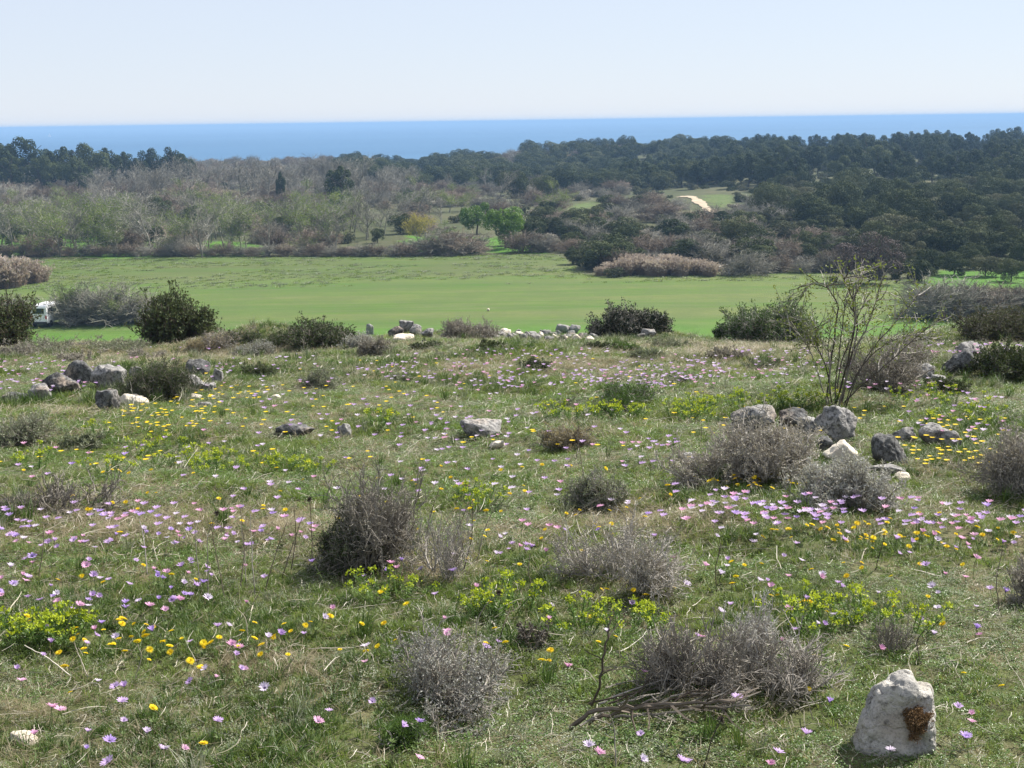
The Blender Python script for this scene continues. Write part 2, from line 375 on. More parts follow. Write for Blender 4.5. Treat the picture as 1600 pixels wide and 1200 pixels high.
def build_ground():
    rr = [1.5]
    while rr[-1] < 900: rr.append(rr[-1] * 1.0105 + .01)
    rr = np.array(rr); th = np.linspace(R(-48), R(48), 330)
    Rr, T = np.meshgrid(rr, th, indexing='ij'); x = Rr * np.sin(T); y = Rr * np.cos(T) - 5
    z = terrain(x, y)
    z = z + (fbm(x * 9, y * 9, 21) - .5) * .03 * (y < 30)
    n, k = x.shape; v = np.stack((x, y, z), -1).reshape(-1, 3)
    i = np.arange(n - 1)[:, None] * k; j = np.arange(k - 1)[None, :]
    f = np.stack((i + j, i + j + 1, i + k + j + 1, i + k + j), -1).reshape(-1, 4)[:, ::-1]
    me = MB().add(v, f).mesh('ground', [ground_material()], True)
    X = v[:, 0]; Y = v[:, 1]; jx = X + (fbm(X * .3, Y * .3, 31) - .5) * 4; jy = Y + (fbm(X * .3, Y * .3, 37) - .5) * 5
    a = np.zeros((len(v), 4), np.float32); fld = inside(FIELD, jx, jy) | ((Y > 55) & (Y < 75))
    a[:, 0] = fld * 1.0; cl = np.zeros(len(v), bool)
    for q in CLEAR: cl |= inside(q, jx, jy)
    a[:, 1] = cl * np.where(Y > 190, .35, 1.0) + fld * .75 * (1 - sstep(98, 104, jy + 0 * jx)); a[:, 2] = ((~fld) & (~cl) & (Y > 75)) * 1.0
    a[:, 2] = np.where(fld, sstep(ROUGHB - 3, ROUGHB + 4, jy) * .55 * fbm(X * .15, Y * .4, 5), a[:, 2]); a[:, 3] = 1
    at = me.attributes.new('zone', 'FLOAT_COLOR', 'POINT'); at.data.foreach_set('color', a.ravel())
    kind(link('ground', me), 'structure')
build_ground()

def build_sea():
    m, t = newmat('sea_water'); g = N(t, 'ShaderNodeNewGeometry')
    mp = N(t, 'ShaderNodeMapping'); mp.inputs['Scale'].default_value = (.0006, .002, 1); t.links.new(g.outputs['Position'], mp.inputs[0])
    n = noise(t, mp.outputs[0], 1.0, 5, .6)
    p = N(t, 'ShaderNodeBsdfPrincipled'); t.links.new(ramp(t, n, [(.35, (.030, .088, .165)), (.65, (.044, .118, .21))]), p.inputs['Base Color'])
    p.inputs['Roughness'].default_value = .55; p.inputs['Specular IOR Level'].default_value = .12
    o = N(t, 'ShaderNodeOutputMaterial'); t.links.new(p.outputs[0], o.inputs[0])
    e = 90000
    me = MB().add([(-e, 480, SEA_Z), (e, 480, SEA_Z), (e, e, SEA_Z), (-e, e, SEA_Z)], [(0, 1, 2, 3)]).mesh('sea', [m])
    kind(link('sea', me), 'structure')
build_sea()

# sandy track on the slope
def build_track():
    m, t = newmat('sand_track'); g = N(t, 'ShaderNodeNewGeometry'); n = noise(t, g.outputs['Position'], .8, 6)
    p = N(t, 'ShaderNodeBsdfPrincipled'); p.inputs['Roughness'].default_value = .95
    t.links.new(ramp(t, n, [(.3, (.22, .17, .11)), (.6, (.38, .31, .21))]), p.inputs['Base Color'])
    o = N(t, 'ShaderNodeOutputMaterial'); t.links.new(p.outputs[0], o.inputs[0])
    pts = [P(a, b) for a, b in ((1062, 309), (1070, 307), (1080, 308.5), (1088, 312), (1094, 318), (1104, 326), (1114, 331), (1119, 334))]
    pts = np.array(pts); tt = np.linspace(0, len(pts) - 1, 60)
    c = np.stack([np.interp(tt, np.arange(len(pts)), pts[:, k]) for k in range(3)], 1)
    d = unit(np.gradient(c, axis=0)); s = np.stack((d[:, 1], -d[:, 0], d[:, 2] * 0), 1)
    V = []
    for w in (-.85, -.3, .3, .85):
        q = c + s * (w * (1 + .3 * np.sin(tt * 3 + w * 4) + .15 * np.sin(tt * 11 + w * 9)))[:, None]; q[:, 2] = terrain(q[:, 0], q[:, 1]) + .12; V.append(q)
    V = np.stack(V, 1).reshape(-1, 3); f = [(i * 4 + j, i * 4 + j + 1, i * 4 + 5 + j, i * 4 + 4 + j) for i in range(59) for j in range(3)]
    kind(link('sandy_path', MB().add(V, f).mesh('sandy_path', [m], True)), 'structure')
build_track()

# ------------------------------------------------------------------ aerial haze
def build_haze():
    m, t = newmat('haze_air'); p = N(t, 'ShaderNodeVolumePrincipled'); p.inputs['Color'].default_value = (.30, .50, .78, 1)
    p.inputs['Density'].default_value = HAZE; p.inputs['Anisotropy'].default_value = 0.0
    o = N(t, 'ShaderNodeOutputMaterial'); t.links.new(p.outputs[0], o.inputs['Volume'])
    e = 95000; z0, z1 = -33, 5
    v = [(x, y, z) for z in (z0, z1) for y in (-200, e) for x in (-e, e)]
    me = MB().add(v, [(0, 1, 3, 2)[::-1], (4, 5, 7, 6), (0, 1, 5, 4), (2, 3, 7, 6)[::-1], (0, 2, 6, 4)[::-1], (1, 3, 7, 5)]).mesh('haze', [m])
    o = kind(link('haze', me), 'stuff'); o.display_type = 'WIRE'
HAZE = 0.00032
build_haze()

# ------------------------------------------------------------------ scattered stuff: points + instances
def scatter(name, pts, rots, scls, idx, protos):
    """one object of kind stuff: real small plants (protos) standing on given points"""
    me = bpy.data.meshes.new(name); me.vertices.add(len(pts)); me.vertices.foreach_set('co', np.asarray(pts, float).ravel())
    a = me.attributes.new('rot', 'FLOAT_VECTOR', 'POINT'); a.data.foreach_set('vector', np.asarray(rots, float).ravel())
    a = me.attributes.new('scl', 'FLOAT', 'POINT'); a.data.foreach_set('value', np.asarray(scls, float).ravel())
    a = me.attributes.new('idx', 'INT', 'POINT'); a.data.foreach_set('value', np.asarray(idx, int).ravel())
    o = kind(link(name, me), 'stuff')
    c = bpy.data.collections.new(name + '_kinds')
    for i, pm in enumerate(protos):
        c.objects.link(bpy.data.objects.new('%s_kind_%02d' % (name, i), pm))
    ng = bpy.data.node_groups.new(name, 'GeometryNodeTree'); ng.interface.new_socket('Geometry', in_out='INPUT', socket_type='NodeSocketGeometry'); ng.interface.new_socket('Geometry', in_out='OUTPUT', socket_type='NodeSocketGeometry')
    gi = ng.nodes.new('NodeGroupInput'); go = ng.nodes.new('NodeGroupOutput'); ip = ng.nodes.new('GeometryNodeInstanceOnPoints'); ci = ng.nodes.new('GeometryNodeCollectionInfo')
    ci.inputs['Collection'].default_value = c; ci.inputs['Separate Children'].default_value = True; ci.inputs['Reset Children'].default_value = True
    ip.inputs['Pick Instance'].default_value = True
    def att(n, dt):
        x = ng.nodes.new('GeometryNodeInputNamedAttribute'); x.data_type = dt; x.inputs[0].default_value = n; return [s for s in x.outputs if s.enabled and s.name == 'Attribute'][0]
    L = ng.links.new; L(gi.outputs[0], ip.inputs['Points']); L(ci.outputs[0], ip.inputs['Instance']); L(att('idx', 'INT'), ip.inputs['Instance Index'])
    L(att('rot', 'FLOAT_VECTOR'), ip.inputs['Rotation']); L(att('scl', 'FLOAT'), ip.inputs['Scale']); L(ip.outputs[0], go.inputs[0])
    md = o.modifiers.new('scatter', 'NODES'); md.node_group = ng
    return o

def tuft(n, h, w, spread, mat, seed, lean=.5, base=.02):
    r = np.random.default_rng(seed)
    a = r.uniform(0, 6.283, n); st = np.stack((np.cos(a), np.sin(a), a * 0), 1) * (r.uniform(0, base, n))[:, None]
    a2 = a + r.normal(0, .7, n); out = np.stack((np.cos(a2), np.sin(a2), a2 * 0), 1)
    H = h * r.uniform(.5, 1.15, n)[:, None]; ln = r.uniform(.1, lean, n)[:, None] * spread
    p0 = st; p1 = st + out * ln * H * .45 + np.array((0, 0, 1)) * H * .55; p2 = st + out * ln * H * 1.5 + np.array((0, 0, 1)) * H * r.uniform(.7, 1, n)[:, None]
    s = np.stack((-np.sin(a2 + .5), np.cos(a2 + .5), a2 * 0), 1) * w / 2
    v = np.stack((p0 - s, p0 + s, p1 + s * .9, p1 - s * .9, p2), 1).reshape(-1, 3); i = np.arange(n)[:, None] * 5
    b = MB(); b.add(v, i + np.array([[0, 1, 2, 3]])); b.add(v[:0], np.zeros((0, 3), int))
    b.f[3].append(i + np.array([[3, 2, 4]])); b.m[3].append(np.zeros(n, int))
    return b.mesh('tuft', [mat])
def rosette(n, rad, leaf, mat, seed, h=.02):
    r = np.random.default_rng(seed); a = r.uniform(0, 6.283, n); q = rad * np.sqrt(r.uniform(0, 1, n))
    c = np.stack((np.cos(a) * q, np.sin(a) * q, r.uniform(.2, 1, n) * h), 1)
    a2 = r.uniform(0, 6.283, n); d = np.stack((np.cos(a2), np.sin(a2), r.uniform(-.1, .7, n)), 1)
    nn = unit(np.stack((r.normal(0, .5, n), r.normal(0, .5, n), np.ones(n)), 1))
    return MB().add(*leaves(c, d, nn, leaf * r.uniform(.6, 1.2, n), leaf * .6)).mesh('rosette', [mat])
def stalkbits(n, L, w, mat, seed, rad=.06, zlo=.005, zhi=.03):
    r = np.random.default_rng(seed); a = r.uniform(0, 6.283, n)
    st = np.stack((r.normal(0, rad, n), r.normal(0, rad, n), r.uniform(zlo, zhi, n)), 1)
    p = curve_paths(st, np.stack((np.cos(a), np.sin(a), r.uniform(-.05, .25, n)), 1), L * r.uniform(.4, 1.3, n), 4, .22, 0, r)
    return MB().add(*tubes(p, np.full((1, 4), w / 2))).mesh('litter', [mat])

# patches of dry grass and flower drifts, in photograph pixels: (px, py, rx, ry, strength)
DRYP = ((180, 825, 330, 38, 1.0), (60, 780, 120, 30, 1), (1010, 810, 120, 32, 1), (420, 835, 130, 26, .7), (960, 900, 110, 40, .5), (100, 650, 150, 22, .4), (300, 545, 300, 18, .7), (1200, 555, 180, 16, .7), (60, 1120, 110, 22, .6),
        (420, 1040, 90, 26, .6), (1130, 1100, 130, 40, .5), (870, 570, 420, 16, .45), (1320, 830, 160, 12, .6), (700, 880, 90, 50, .4), (1500, 560, 160, 22, .3))
def px_field(px, py, lst):
    s = np.zeros(np.shape(px))
    for a, b, rx, ry, k in lst: s = np.maximum(s, k * np.exp(-((px - a) / rx) ** 2 - ((py - b) / ry) ** 2))
    return s
def build_meadow():
    protos = []; T = {}
    def reg(kn, me): T.setdefault(kn, []).append(len(protos)); protos.append(me)
    for s in range(3):
        reg('g', tuft(16, .05, .0034, 1.2, MT['grass'], 10 + s, .9, .035))
        reg('d', tuft(18, .075, .0036, .9, MT['grass_dark'], 20 + s, .7, .03))
        reg('s', tuft(15, .055, .0026, 1.6, MT['straw'], 30 + s, 1.3, .035))
        reg('c', rosette(34, .045, .012, MT['clover'], 40 + s, .026))
        reg('h', rosette(30, .04, .010, MT['greyherb'], 50 + s, .035))
        reg('l', stalkbits(5, .06, .0022, MT['litter'], 60 + s))
    reg('t', tuft(34, .16, .0036, .6, MT['grass_dark'], 70, .7, .04)); reg('t', tuft(34, .14, .0034, .7, MT['greyherb'], 71, .8, .04))
    pts = []; rot = []; sc = []; idx = []
    for y0, y1, dens, s0 in ((2.6, 5, 2200, .56), (5, 8, 1650, .60), (8, 13, 1050, .70), (13, 24, 640, .86)):
        xm0 = lambda y: .40 * y + 1.0
        A = (y1 - y0) * 2 * xm0(y1); n = int(A * dens); x = rng.uniform(-xm0(y1), xm0(y1), n); y = rng.uniform(y0, y1, n)
        ok = np.abs(x) < xm0(y); x = x[ok]; y = y[ok]; n = len(x); z = terrain(x, y)
        px, py = proj(np.stack((x, y, z), -1)); dry = px_field(px, py, DRYP)
        a = fbm(x * 1.1, y * 1.1, 41); b = fbm(x * 2.3, y * 2.3, 43); c = fbm(x * .5, y * .5, 47); u = rng.uniform(0, 1, n)
        dry = np.clip(dry + (c - .5) * .9 + (b - .5) * .8 - .02, 0, 1)
        k = np.full(n, 'g', object)
        k[(a > .46) & (u < .6)] = 'c'; k[(a < .38) & (u < .45)] = 'd'; k[(b > .5) & (u > .6)] = 'h'
        k[rng.uniform(0, 1, n) < dry * .85 + .05] = 's'; k[rng.uniform(0, 1, n) < .12 + dry * .1] = 'l'
        k[(rng.uniform(0, 1, n) < .002) | ((vnoise(x * 1.7, y * 1.7, 77) > .9) & (rng.uniform(0, 1, n) < .12))] = 't'
        bare = (vnoise(x * 5, y * 5, 91) < .13) & (rng.uniform(0, 1, n) < .7)
        m = ~bare
        idx += [T[q][int(w * len(T[q]))] for q, w in zip(k[m], rng.uniform(0, .999, m.sum()))]
        pts.append(np.stack((x, y, z), -1)[m]); q = m.sum()
        rot.append(np.stack((rng.normal(0, .12, q), rng.normal(0, .12, q), rng.uniform(0, 6.283, q)), 1))
        sc.append(s0 * rng.uniform(.55, 1.35, q) * (.75 + .6 * fbm(x[m] * .8, y[m] * .8, 53)))
    scatter('meadow_grass', np.concatenate(pts), np.concatenate(rot), np.concatenate(sc), idx, protos)
build_meadow()
def build_litter():
    """pale dry stems lying all over the meadow"""
    n = 2000; y = rng.uniform(3.2, 12, n) ; x = rng.uniform(-1, 1, n) * (.4 * y + .5); z = terrain(x, y) + rng.uniform(.01, .05, n)
    px, py = proj(np.stack((x, y, z), -1)); ok = rng.uniform(0, 1, n) < .35 + px_field(px, py, DRYP); x, y, z = x[ok], y[ok], z[ok]; n = len(x)
    a = rng.uniform(0, 6.283, n); p = curve_paths(np.stack((x, y, z), 1), np.stack((np.cos(a), np.sin(a), rng.uniform(-.05, .35, n)), 1), rng.uniform(.04, .20, n), 5, .16, -.03)
    kind(link('dry_stems', MB().add(*tubes(p, rng.uniform(.0007, .0018, (n, 1)) * np.array([[1, 1, .9, .8, .5]]))).mesh('dry_stems', [MT['litter']])), 'stuff')
build_litter()

# ------------------------------------------------------------------ rocks
ICO = {}
def ico(sub):
    if sub not in ICO:
        b = bmesh.new(); bmesh.ops.create_icosphere(b, subdivisions=sub, radius=1); b.verts.ensure_lookup_table()
        ICO[sub] = (unit(np.array([v.co[:] for v in b.verts])), np.array([[v.index for v in f.verts] for f in b.faces])); b.free()
    return ICO[sub]
def rock_mesh(w, d, h, seed, mat, sub=4, p=26, rough=.15, pts=None, dents=()):
    r = np.random.default_rng(seed); D, Fc = ico(sub)
    if pts is None:
        nn = rdir(13, 0, r); hh = r.uniform(.62, 1.0, 13); nn = np.vstack((nn, [(0, 0, 1), (0, 0, -1), (1, 0, 0), (-1, 0, 0), (0, 1, 0), (0, -1, 0)])); hh = np.append(hh, (.95, .9, 1, 1, 1, 1)); c0 = np.zeros(3)
        sc = np.array((w / 2, d / 2, h / 2))
    else:
        b = bmesh.new(); c0 = np.mean(pts, 0)
        for q in pts: b.verts.new(q - c0)
        bmesh.ops.convex_hull(b, input=b.verts); b.normal_update(); nn = []; hh = []
        for f in b.faces:
            n_ = np.array(f.normal); k = float(np.dot(n_, np.array(f.verts[0].co)))
            if k < 0: n_ = -n_; k = -k
            nn.append(n_); hh.append(max(k, 1e-3))
        b.free(); nn = np.array(nn); hh = np.array(hh); sc = np.ones(3)
    q = np.clip(D @ nn.T / hh, 0, None); rad = (q ** p).sum(1) ** (-1 / p)
    v = D * rad[:, None] * sc; size = max(w, d, h)
    off = Vector(r.uniform(-50, 50, 3)); disp = np.array([
        mnoise.fractal(Vector(x) / size * 2.2 + off, .9, 2.1, 3) * .8 + mnoise.fractal(Vector(x) / size * 7 + off, .8, 2.1, 4) * .3 - max(0, mnoise.noise(Vector(x) / size * 5 - off) - .25) * .9 for x in v])
    v = v * (1 + disp * rough * 1.6)[:, None]
    for c, rr, k in dents:
        g = np.exp(-(((v - np.array(c)) / rr) ** 2).sum(1)); v = v * (1 - k * g)[:, None]
    if pts is not None: v = v + c0
    else:
        lo = v.min(0); hi = v.max(0); v = (v - (lo + hi) / 2) / (hi - lo) * np.array((w, d, h))
    return MB().add(v, Fc).mesh('rock', [mat], True)
def add_rock(px, py, wpx, hpx, seed, mat, label, sink=.28, depth=.8, rz=0, tilt=0, name='rock', group='limestone rocks lying in the meadow', cat='rock', sub=4):
    b = P(px, py)
    if 19.5 < b[1] < 80: b = W(px, 18.2)
    s = ppm(b); w = wpx / s; h = hpx / s * 1.05; w *= 1.04
    me = rock_mesh(w, w * depth, h * (1 + sink), seed, MT[mat], sub)
    o = link(name, me, None, (b[0], b[1] + w * depth * .3, b[2] + h * (.5 * (1 + sink) - sink)))
    o.rotation_euler = (0, tilt, rz); tag(o, label, cat, group); return o
K = 'limestone rocks lying in the meadow'
rk = [  # px, py(base), w, h, seed, mat, label
 (125, 603, 50, 34, 1, 'rock_dark', 'dark jagged rock with a pale top edge, highest of the rock heap', .15, .35),
 (93, 617, 56, 32, 2, 'rock_dark', 'humped dark grey rock leaning on the jagged rock of the heap', .2, 0),
 (60, 632, 34, 30, 3, 'rock', 'small pale grey upright rock at the near end of the rock heap', .2, .3),
 (20, 631, 36, 16, 4, 'rock_dark', 'low flat dark rock alone beside the rock heap', .3, 0),
 (168, 610, 54, 34, 5, 'rock', 'big pale flat-topped block in the middle of the rock heap', .15, .1),
 (212, 592, 26, 18, 6, 'rock', 'small light grey rock half behind the grey-green tussock', .3, 0),
 (166, 646, 34, 34, 7, 'rock_dark', 'pointed dark triangular rock standing before the rock heap', .1, -.1),
 (206, 637, 44, 20, 8, 'rock_pale', 'bright sunlit cream rock slab beside the pointed rock', .3, 0),
 (308, 590, 36, 26, 9, 'rock_dark', 'dark grey angular rock above the round boulder by the tussock', .2, .2),
 (298, 614, 40, 26, 10, 'rock', 'round pale boulder at the far side of the tussock', .2, 0),
 (322, 615, 30, 18, 11, 'rock', 'tilted grey slab leaning on the round pale boulder', .2, -.4),
 (340, 600, 18, 22, 12, 'rock', 'narrow light rock behind the tilted slab', .2, .4),
 (276, 626, 16, 12, 13, 'rock_dark', 'small dark stone at the foot of the tussock', .3, 0),
 (302, 624, 22, 8, 14, 'rock_pale', 'small cream stone chip below the round pale boulder', .3, 0),
 (318, 637, 26, 8, 15, 'rock', 'thin pale stone lying flat in short grass past the tussock', .3, 0),
 (430, 624, 16, 7, 16, 'rock_pale', 'tiny white stone flat in the bright green grass', .3, 0),
 (458, 682, 62, 18, 17, 'rock_dark', 'low long dark rock edge poking out of the turf', .4, 0),
 (538, 684, 22, 22, 18, 'rock', 'small brownish upright rock near the low long rock edge', .3, 0),
 (752, 685, 66, 26, 19, 'rock', 'broad weathered grey rock alone in mid meadow', .3, .06),
 (776, 702, 26, 12, 20, 'rock_pale', 'small whitish stone before the broad weathered rock', .3, 0),
 (1180, 676, 68, 38, 21, 'rock', 'domed grey boulder behind the wide grey bush', .15, 0),
 (1246, 672, 52, 30, 22, 'rock_dark', 'rough dark rock between the domed boulder and the slab', .2, .1),
 (1266, 680, 42, 24, 23, 'rock', 'smooth grey slab tilted against the round boulder', .15, .75),
 (1313, 690, 58, 50, 24, 'rock', 'large smooth round boulder, tallest in the middle stone heap', .1, 0),
 (1318, 722, 50, 30, 25, 'rock_pale', 'cream broken rock under the large round boulder', .2, .5),
 (1290, 708, 26, 24, 26, 'rock_dark', 'small dark rock wedged under the smooth tilted slab', .2, .2),
 (1394, 726, 56, 42, 27, 'rock_dark', 'rugged dark rock with dry grass over its top', .2, 0),
 (1414, 694, 34, 24, 28, 'rock', 'small grey cap rock on the rugged dark rock', .3, 0),
 (1462, 697, 46, 30, 29, 'rock', 'smooth oval grey boulder beside the rugged dark rock', .15, .1),
 (1490, 702, 24, 26, 30, 'rock', 'lumpy pale rock touching the smooth oval boulder', .2, 0),
 (1392, 743, 60, 14, 31, 'rock', 'flat grey stone at the foot of the rugged dark rock', .5, 0),
 (1412, 753, 22, 13, 32, 'rock_pale', 'small bright white stone in open grass by the grey bush', .15, .1),
 (1075, 722, 26, 14, 33, 'rock', 'little grey stone at the end of the wide grey bush', .3, 0),
 (1520, 556, 44, 20, 34, 'rock', 'smooth pale boulder lying on top of the dark boulder', .1, -.1),
 (1506, 582, 52, 32, 35, 'rock_dark', 'round dark boulder below the smooth pale boulder', .15, 0),
 (1446, 595, 32, 24, 36, 'rock', 'grey knobbly rock apart from the two stacked boulders', .2, 0),
 (1470, 598, 26, 10, 37, 'rock', 'low pale stone beside the grey knobbly rock', .3, 0),
 (578, 523, 12, 16, 38, 'rock', 'single upright grey stone on the crest against the field', .1, 0),
 (618, 528, 26, 18, 39, 'rock_dark', 'dark stone at the near end of the crest heap', .1, .3),
 (634, 522, 24, 22, 40, 'rock', 'pointed grey stone on top of the crest heap', .1, -.2),
 (650, 526, 22, 18, 41, 'rock', 'slanting grey stone in the crest heap', .1, .5),
 (668, 528, 20, 14, 42, 'rock', 'small grey stone at the far end of the crest heap', .1, 0),
 (630, 534, 34, 10, 43, 'rock_pale', 'pale flat stone at the foot of the crest heap', .3, 0),
 (697, 530, 16, 8, 44, 'rock_dark', 'small dark stone beside the bare crest bush', .2, 0),
 (880, 520, 24, 12, 45, 'rock', 'knobbly grey stone topping the stony bank', .2, 0),
 (898, 520, 18, 12, 46, 'rock', 'small grey stone next to the topping stone of the bank', .2, 0),
 (928, 524, 14, 20, 47, 'rock_dark', 'upright dark stone before the dense crest bush', .1, .1),
 (995, 520, 18, 14, 48, 'rock', 'pale cracked stone before the dense crest bush', .1, .2),
 (1010, 516, 20, 10, 49, 'rock', 'flat pale stone topping the heap by the dense crest bush', .1, 0),
 (1012, 528, 24, 14, 50, 'rock', 'grey blocky stone under the flat pale topping stone', .1, -.2),
 (1000, 532, 18, 10, 51, 'rock_dark', 'low dark stone at the foot of the cracked stone', .1, 0),
 (35, 1162, 40, 14, 52, 'rock_pale', 'flat pale stone in the turf among the lowest flowers', .5, 0),
 (4, 688, 20, 20, 53, 'rock', 'grey stone beside the dark tussock at the meadow edge', .3, 0),
]
for (px, py, w, h, s, mt, lab, sink, tilt) in rk:
    add_rock(px, py, w, h, s, mt, lab, sink, tilt=tilt, rz=(s * .7) % .8 - .4, sub=5 if w > 50 else 4)
# flat rubble of the bank on the crest, each stone by itself
for i, (px, py) in enumerate([(768 + 4.6 * k + (k % 3) * 3, 523 + (k * 7 % 9) + k * .12) for k in range(36)]):
    o = add_rock(px, py, 9 + (i * 5) % 11, 6 + i % 6, 80 + i, 'rock' if i % 4 else 'rock_pale', 'x', .3, sub=3, name='bank_stone')
    auto(o, ('flat cream stone', 'flat grey stone')[i % 4 > 0], 'stone', 'flat stones of the bank on the crest', o.location)
landmark('the upright crest stone', P(578, 523)); landmark('the stony bank', P(840, 527)); landmark('the dense crest bush', P(965, 520))
landmark('the rock heap', P(130, 610)); landmark('the pointed dark rock', P(166, 646)); landmark('the broad weathered rock', P(752, 685)); landmark('the large round boulder', P(1313, 690))
landmark('the smooth oval boulder', P(1462, 697)); landmark('the stacked boulders', P(1508, 575)); landmark('the bare branching sapling', P(1305, 630)); landmark('the low long rock', P(458, 682))
landmark('the crest heap', P(640, 532)); landmark('the round pale boulder', P(298, 614)); landmark('the small white stone', P(1412, 753)); landmark('the flat pale stone', P(35, 1162))

# the white boulder at the front, with its cushion of brown moss
def hero_rock():
    b = P(1405, 1176); s = ppm(b); r_ = np.random.default_rng(5)
    fr = np.array([(-70, -14), (-60, 20), (-46, 62), (-37, 92), (-33, 104), (-22, 112), (-10, 120), (0, 131), (14, 134), (27, 131), (35, 118), (42, 108), (58, 104), (64, 92), (62, 60), (61, 30), (54, -6), (30, -18), (-20, -18)], float)
    cx, cz = 4.0, 52.0; ang = np.arctan2(fr[:, 1] - cz, fr[:, 0] - cx); rd = np.hypot(fr[:, 0] - cx, fr[:, 1] - cz); o_ = np.argsort(ang); ang = ang[o_]; rd = rd[o_]
    D, Fc = ico(6); th = np.arctan2(D[:, 2], D[:, 0]); ro = np.interp(th, np.concatenate((ang - 2 * math.pi, ang, ang + 2 * math.pi)), np.tile(rd, 3)) / s
    rho = np.hypot(D[:, 0], D[:, 2]); dep = .085; pw = 3.2
    k_ = ((rho / ro) ** pw + (np.abs(D[:, 1]) / dep) ** pw) ** (-1 / pw); v = D * k_[:, None]
    nz = lambda q, sc_, o: np.array([mnoise.fractal(Vector(x) * sc_ + Vector((o, 3, 1)), .9, 2.1, 5) for x in q])
    rid = np.array([abs(mnoise.noise(Vector(x) * 26 + Vector((7, 1, 4)))) for x in v])
    v = v * (1 + nz(v, 10, 1) * .10 + nz(v, 30, 9) * .03 + nz(v, 90, 5) * .012 - np.clip(.10 - rid, 0, 1) * .55)[:, None]
    front = D[:, 1] < .1
    for (dx, dz, rr, kk) in ((-14, 88, 26, .020), (-18, 55, 22, .014), (36, 84, 20, .018), (28, 30, 16, .012), (-40, 28, 16, .010), (8, 12, 18, -.010), (44, 50, 12, -.008), (0, 106, 20, -.010)):
        g = np.exp(-((v[:, 0] - (dx - cx) / s) ** 2 + (v[:, 2] - (dz - cz) / s) ** 2) / (rr / s) ** 2); v[:, 1] += g * kk * 1.6 * front
    v[:, 1] += (v[:, 2] > .02) * (v[:, 2] - .02) * .12 - (v[:, 2] < .02) * 0       # the face leans back towards the top
    v += np.array((cx / s, 0, cz / s))
    me = MB().add(v, Fc).mesh('rock', [MT['rock_hero']], True)
    e = link('boulder', None, None, (b[0], b[1] + .05, b[2] - .01)); tag(e, 'upright whitish limestone boulder with a cushion of brown moss on its face', 'boulder')
    e.scale = (.9, .9, .86); link('stone', me, e)
    # moss sits on the surface where the front face is
    vv = np.array([v.co[:] for v in me.vertices]); nn = np.array([v.normal[:] for v in me.vertices])
    cl = [(14, 80, 9), (24, 76, 11), (35, 66, 10), (20, 64, 10), (18, 52, 8), (30, 56, 7), (12, 70, 6), (14, 42, 5), (42, 70, 5)]
    g = np.full(len(vv), -1.0)
    for (x_, z_, r_x) in cl: g = np.maximum(g, 1 - np.hypot(vv[:, 0] - x_ / s, vv[:, 2] - z_ / s) / (r_x / s))
    g = g + (vnoise(vv[:, 0] * 160, vv[:, 2] * 160, 5) - .5) * .9 + (vnoise(vv[:, 0] * 420, vv[:, 2] * 420, 6) - .5) * .7
    cand = np.where((g > 0) & (nn[:, 1] < -.1))[0]; pk = r_.choice(cand, 5000); k = np.clip(g[pk], 0.05, 1)[:, None]
    st = vv[pk] + nn[pk] * k * .034 * r_.uniform(0, 1, (len(pk), 1)); d = unit(nn[pk] + r_.normal(size=(len(pk), 3)) * .9)
    link('moss', MB().add(*leaves(st, d, rdir(len(pk), 0, r_), .009 * k[:, 0] + .004, .0026)).mesh('moss', [MT['moss']]), e)
    landmark('the mossy white boulder', b)
hero_rock()

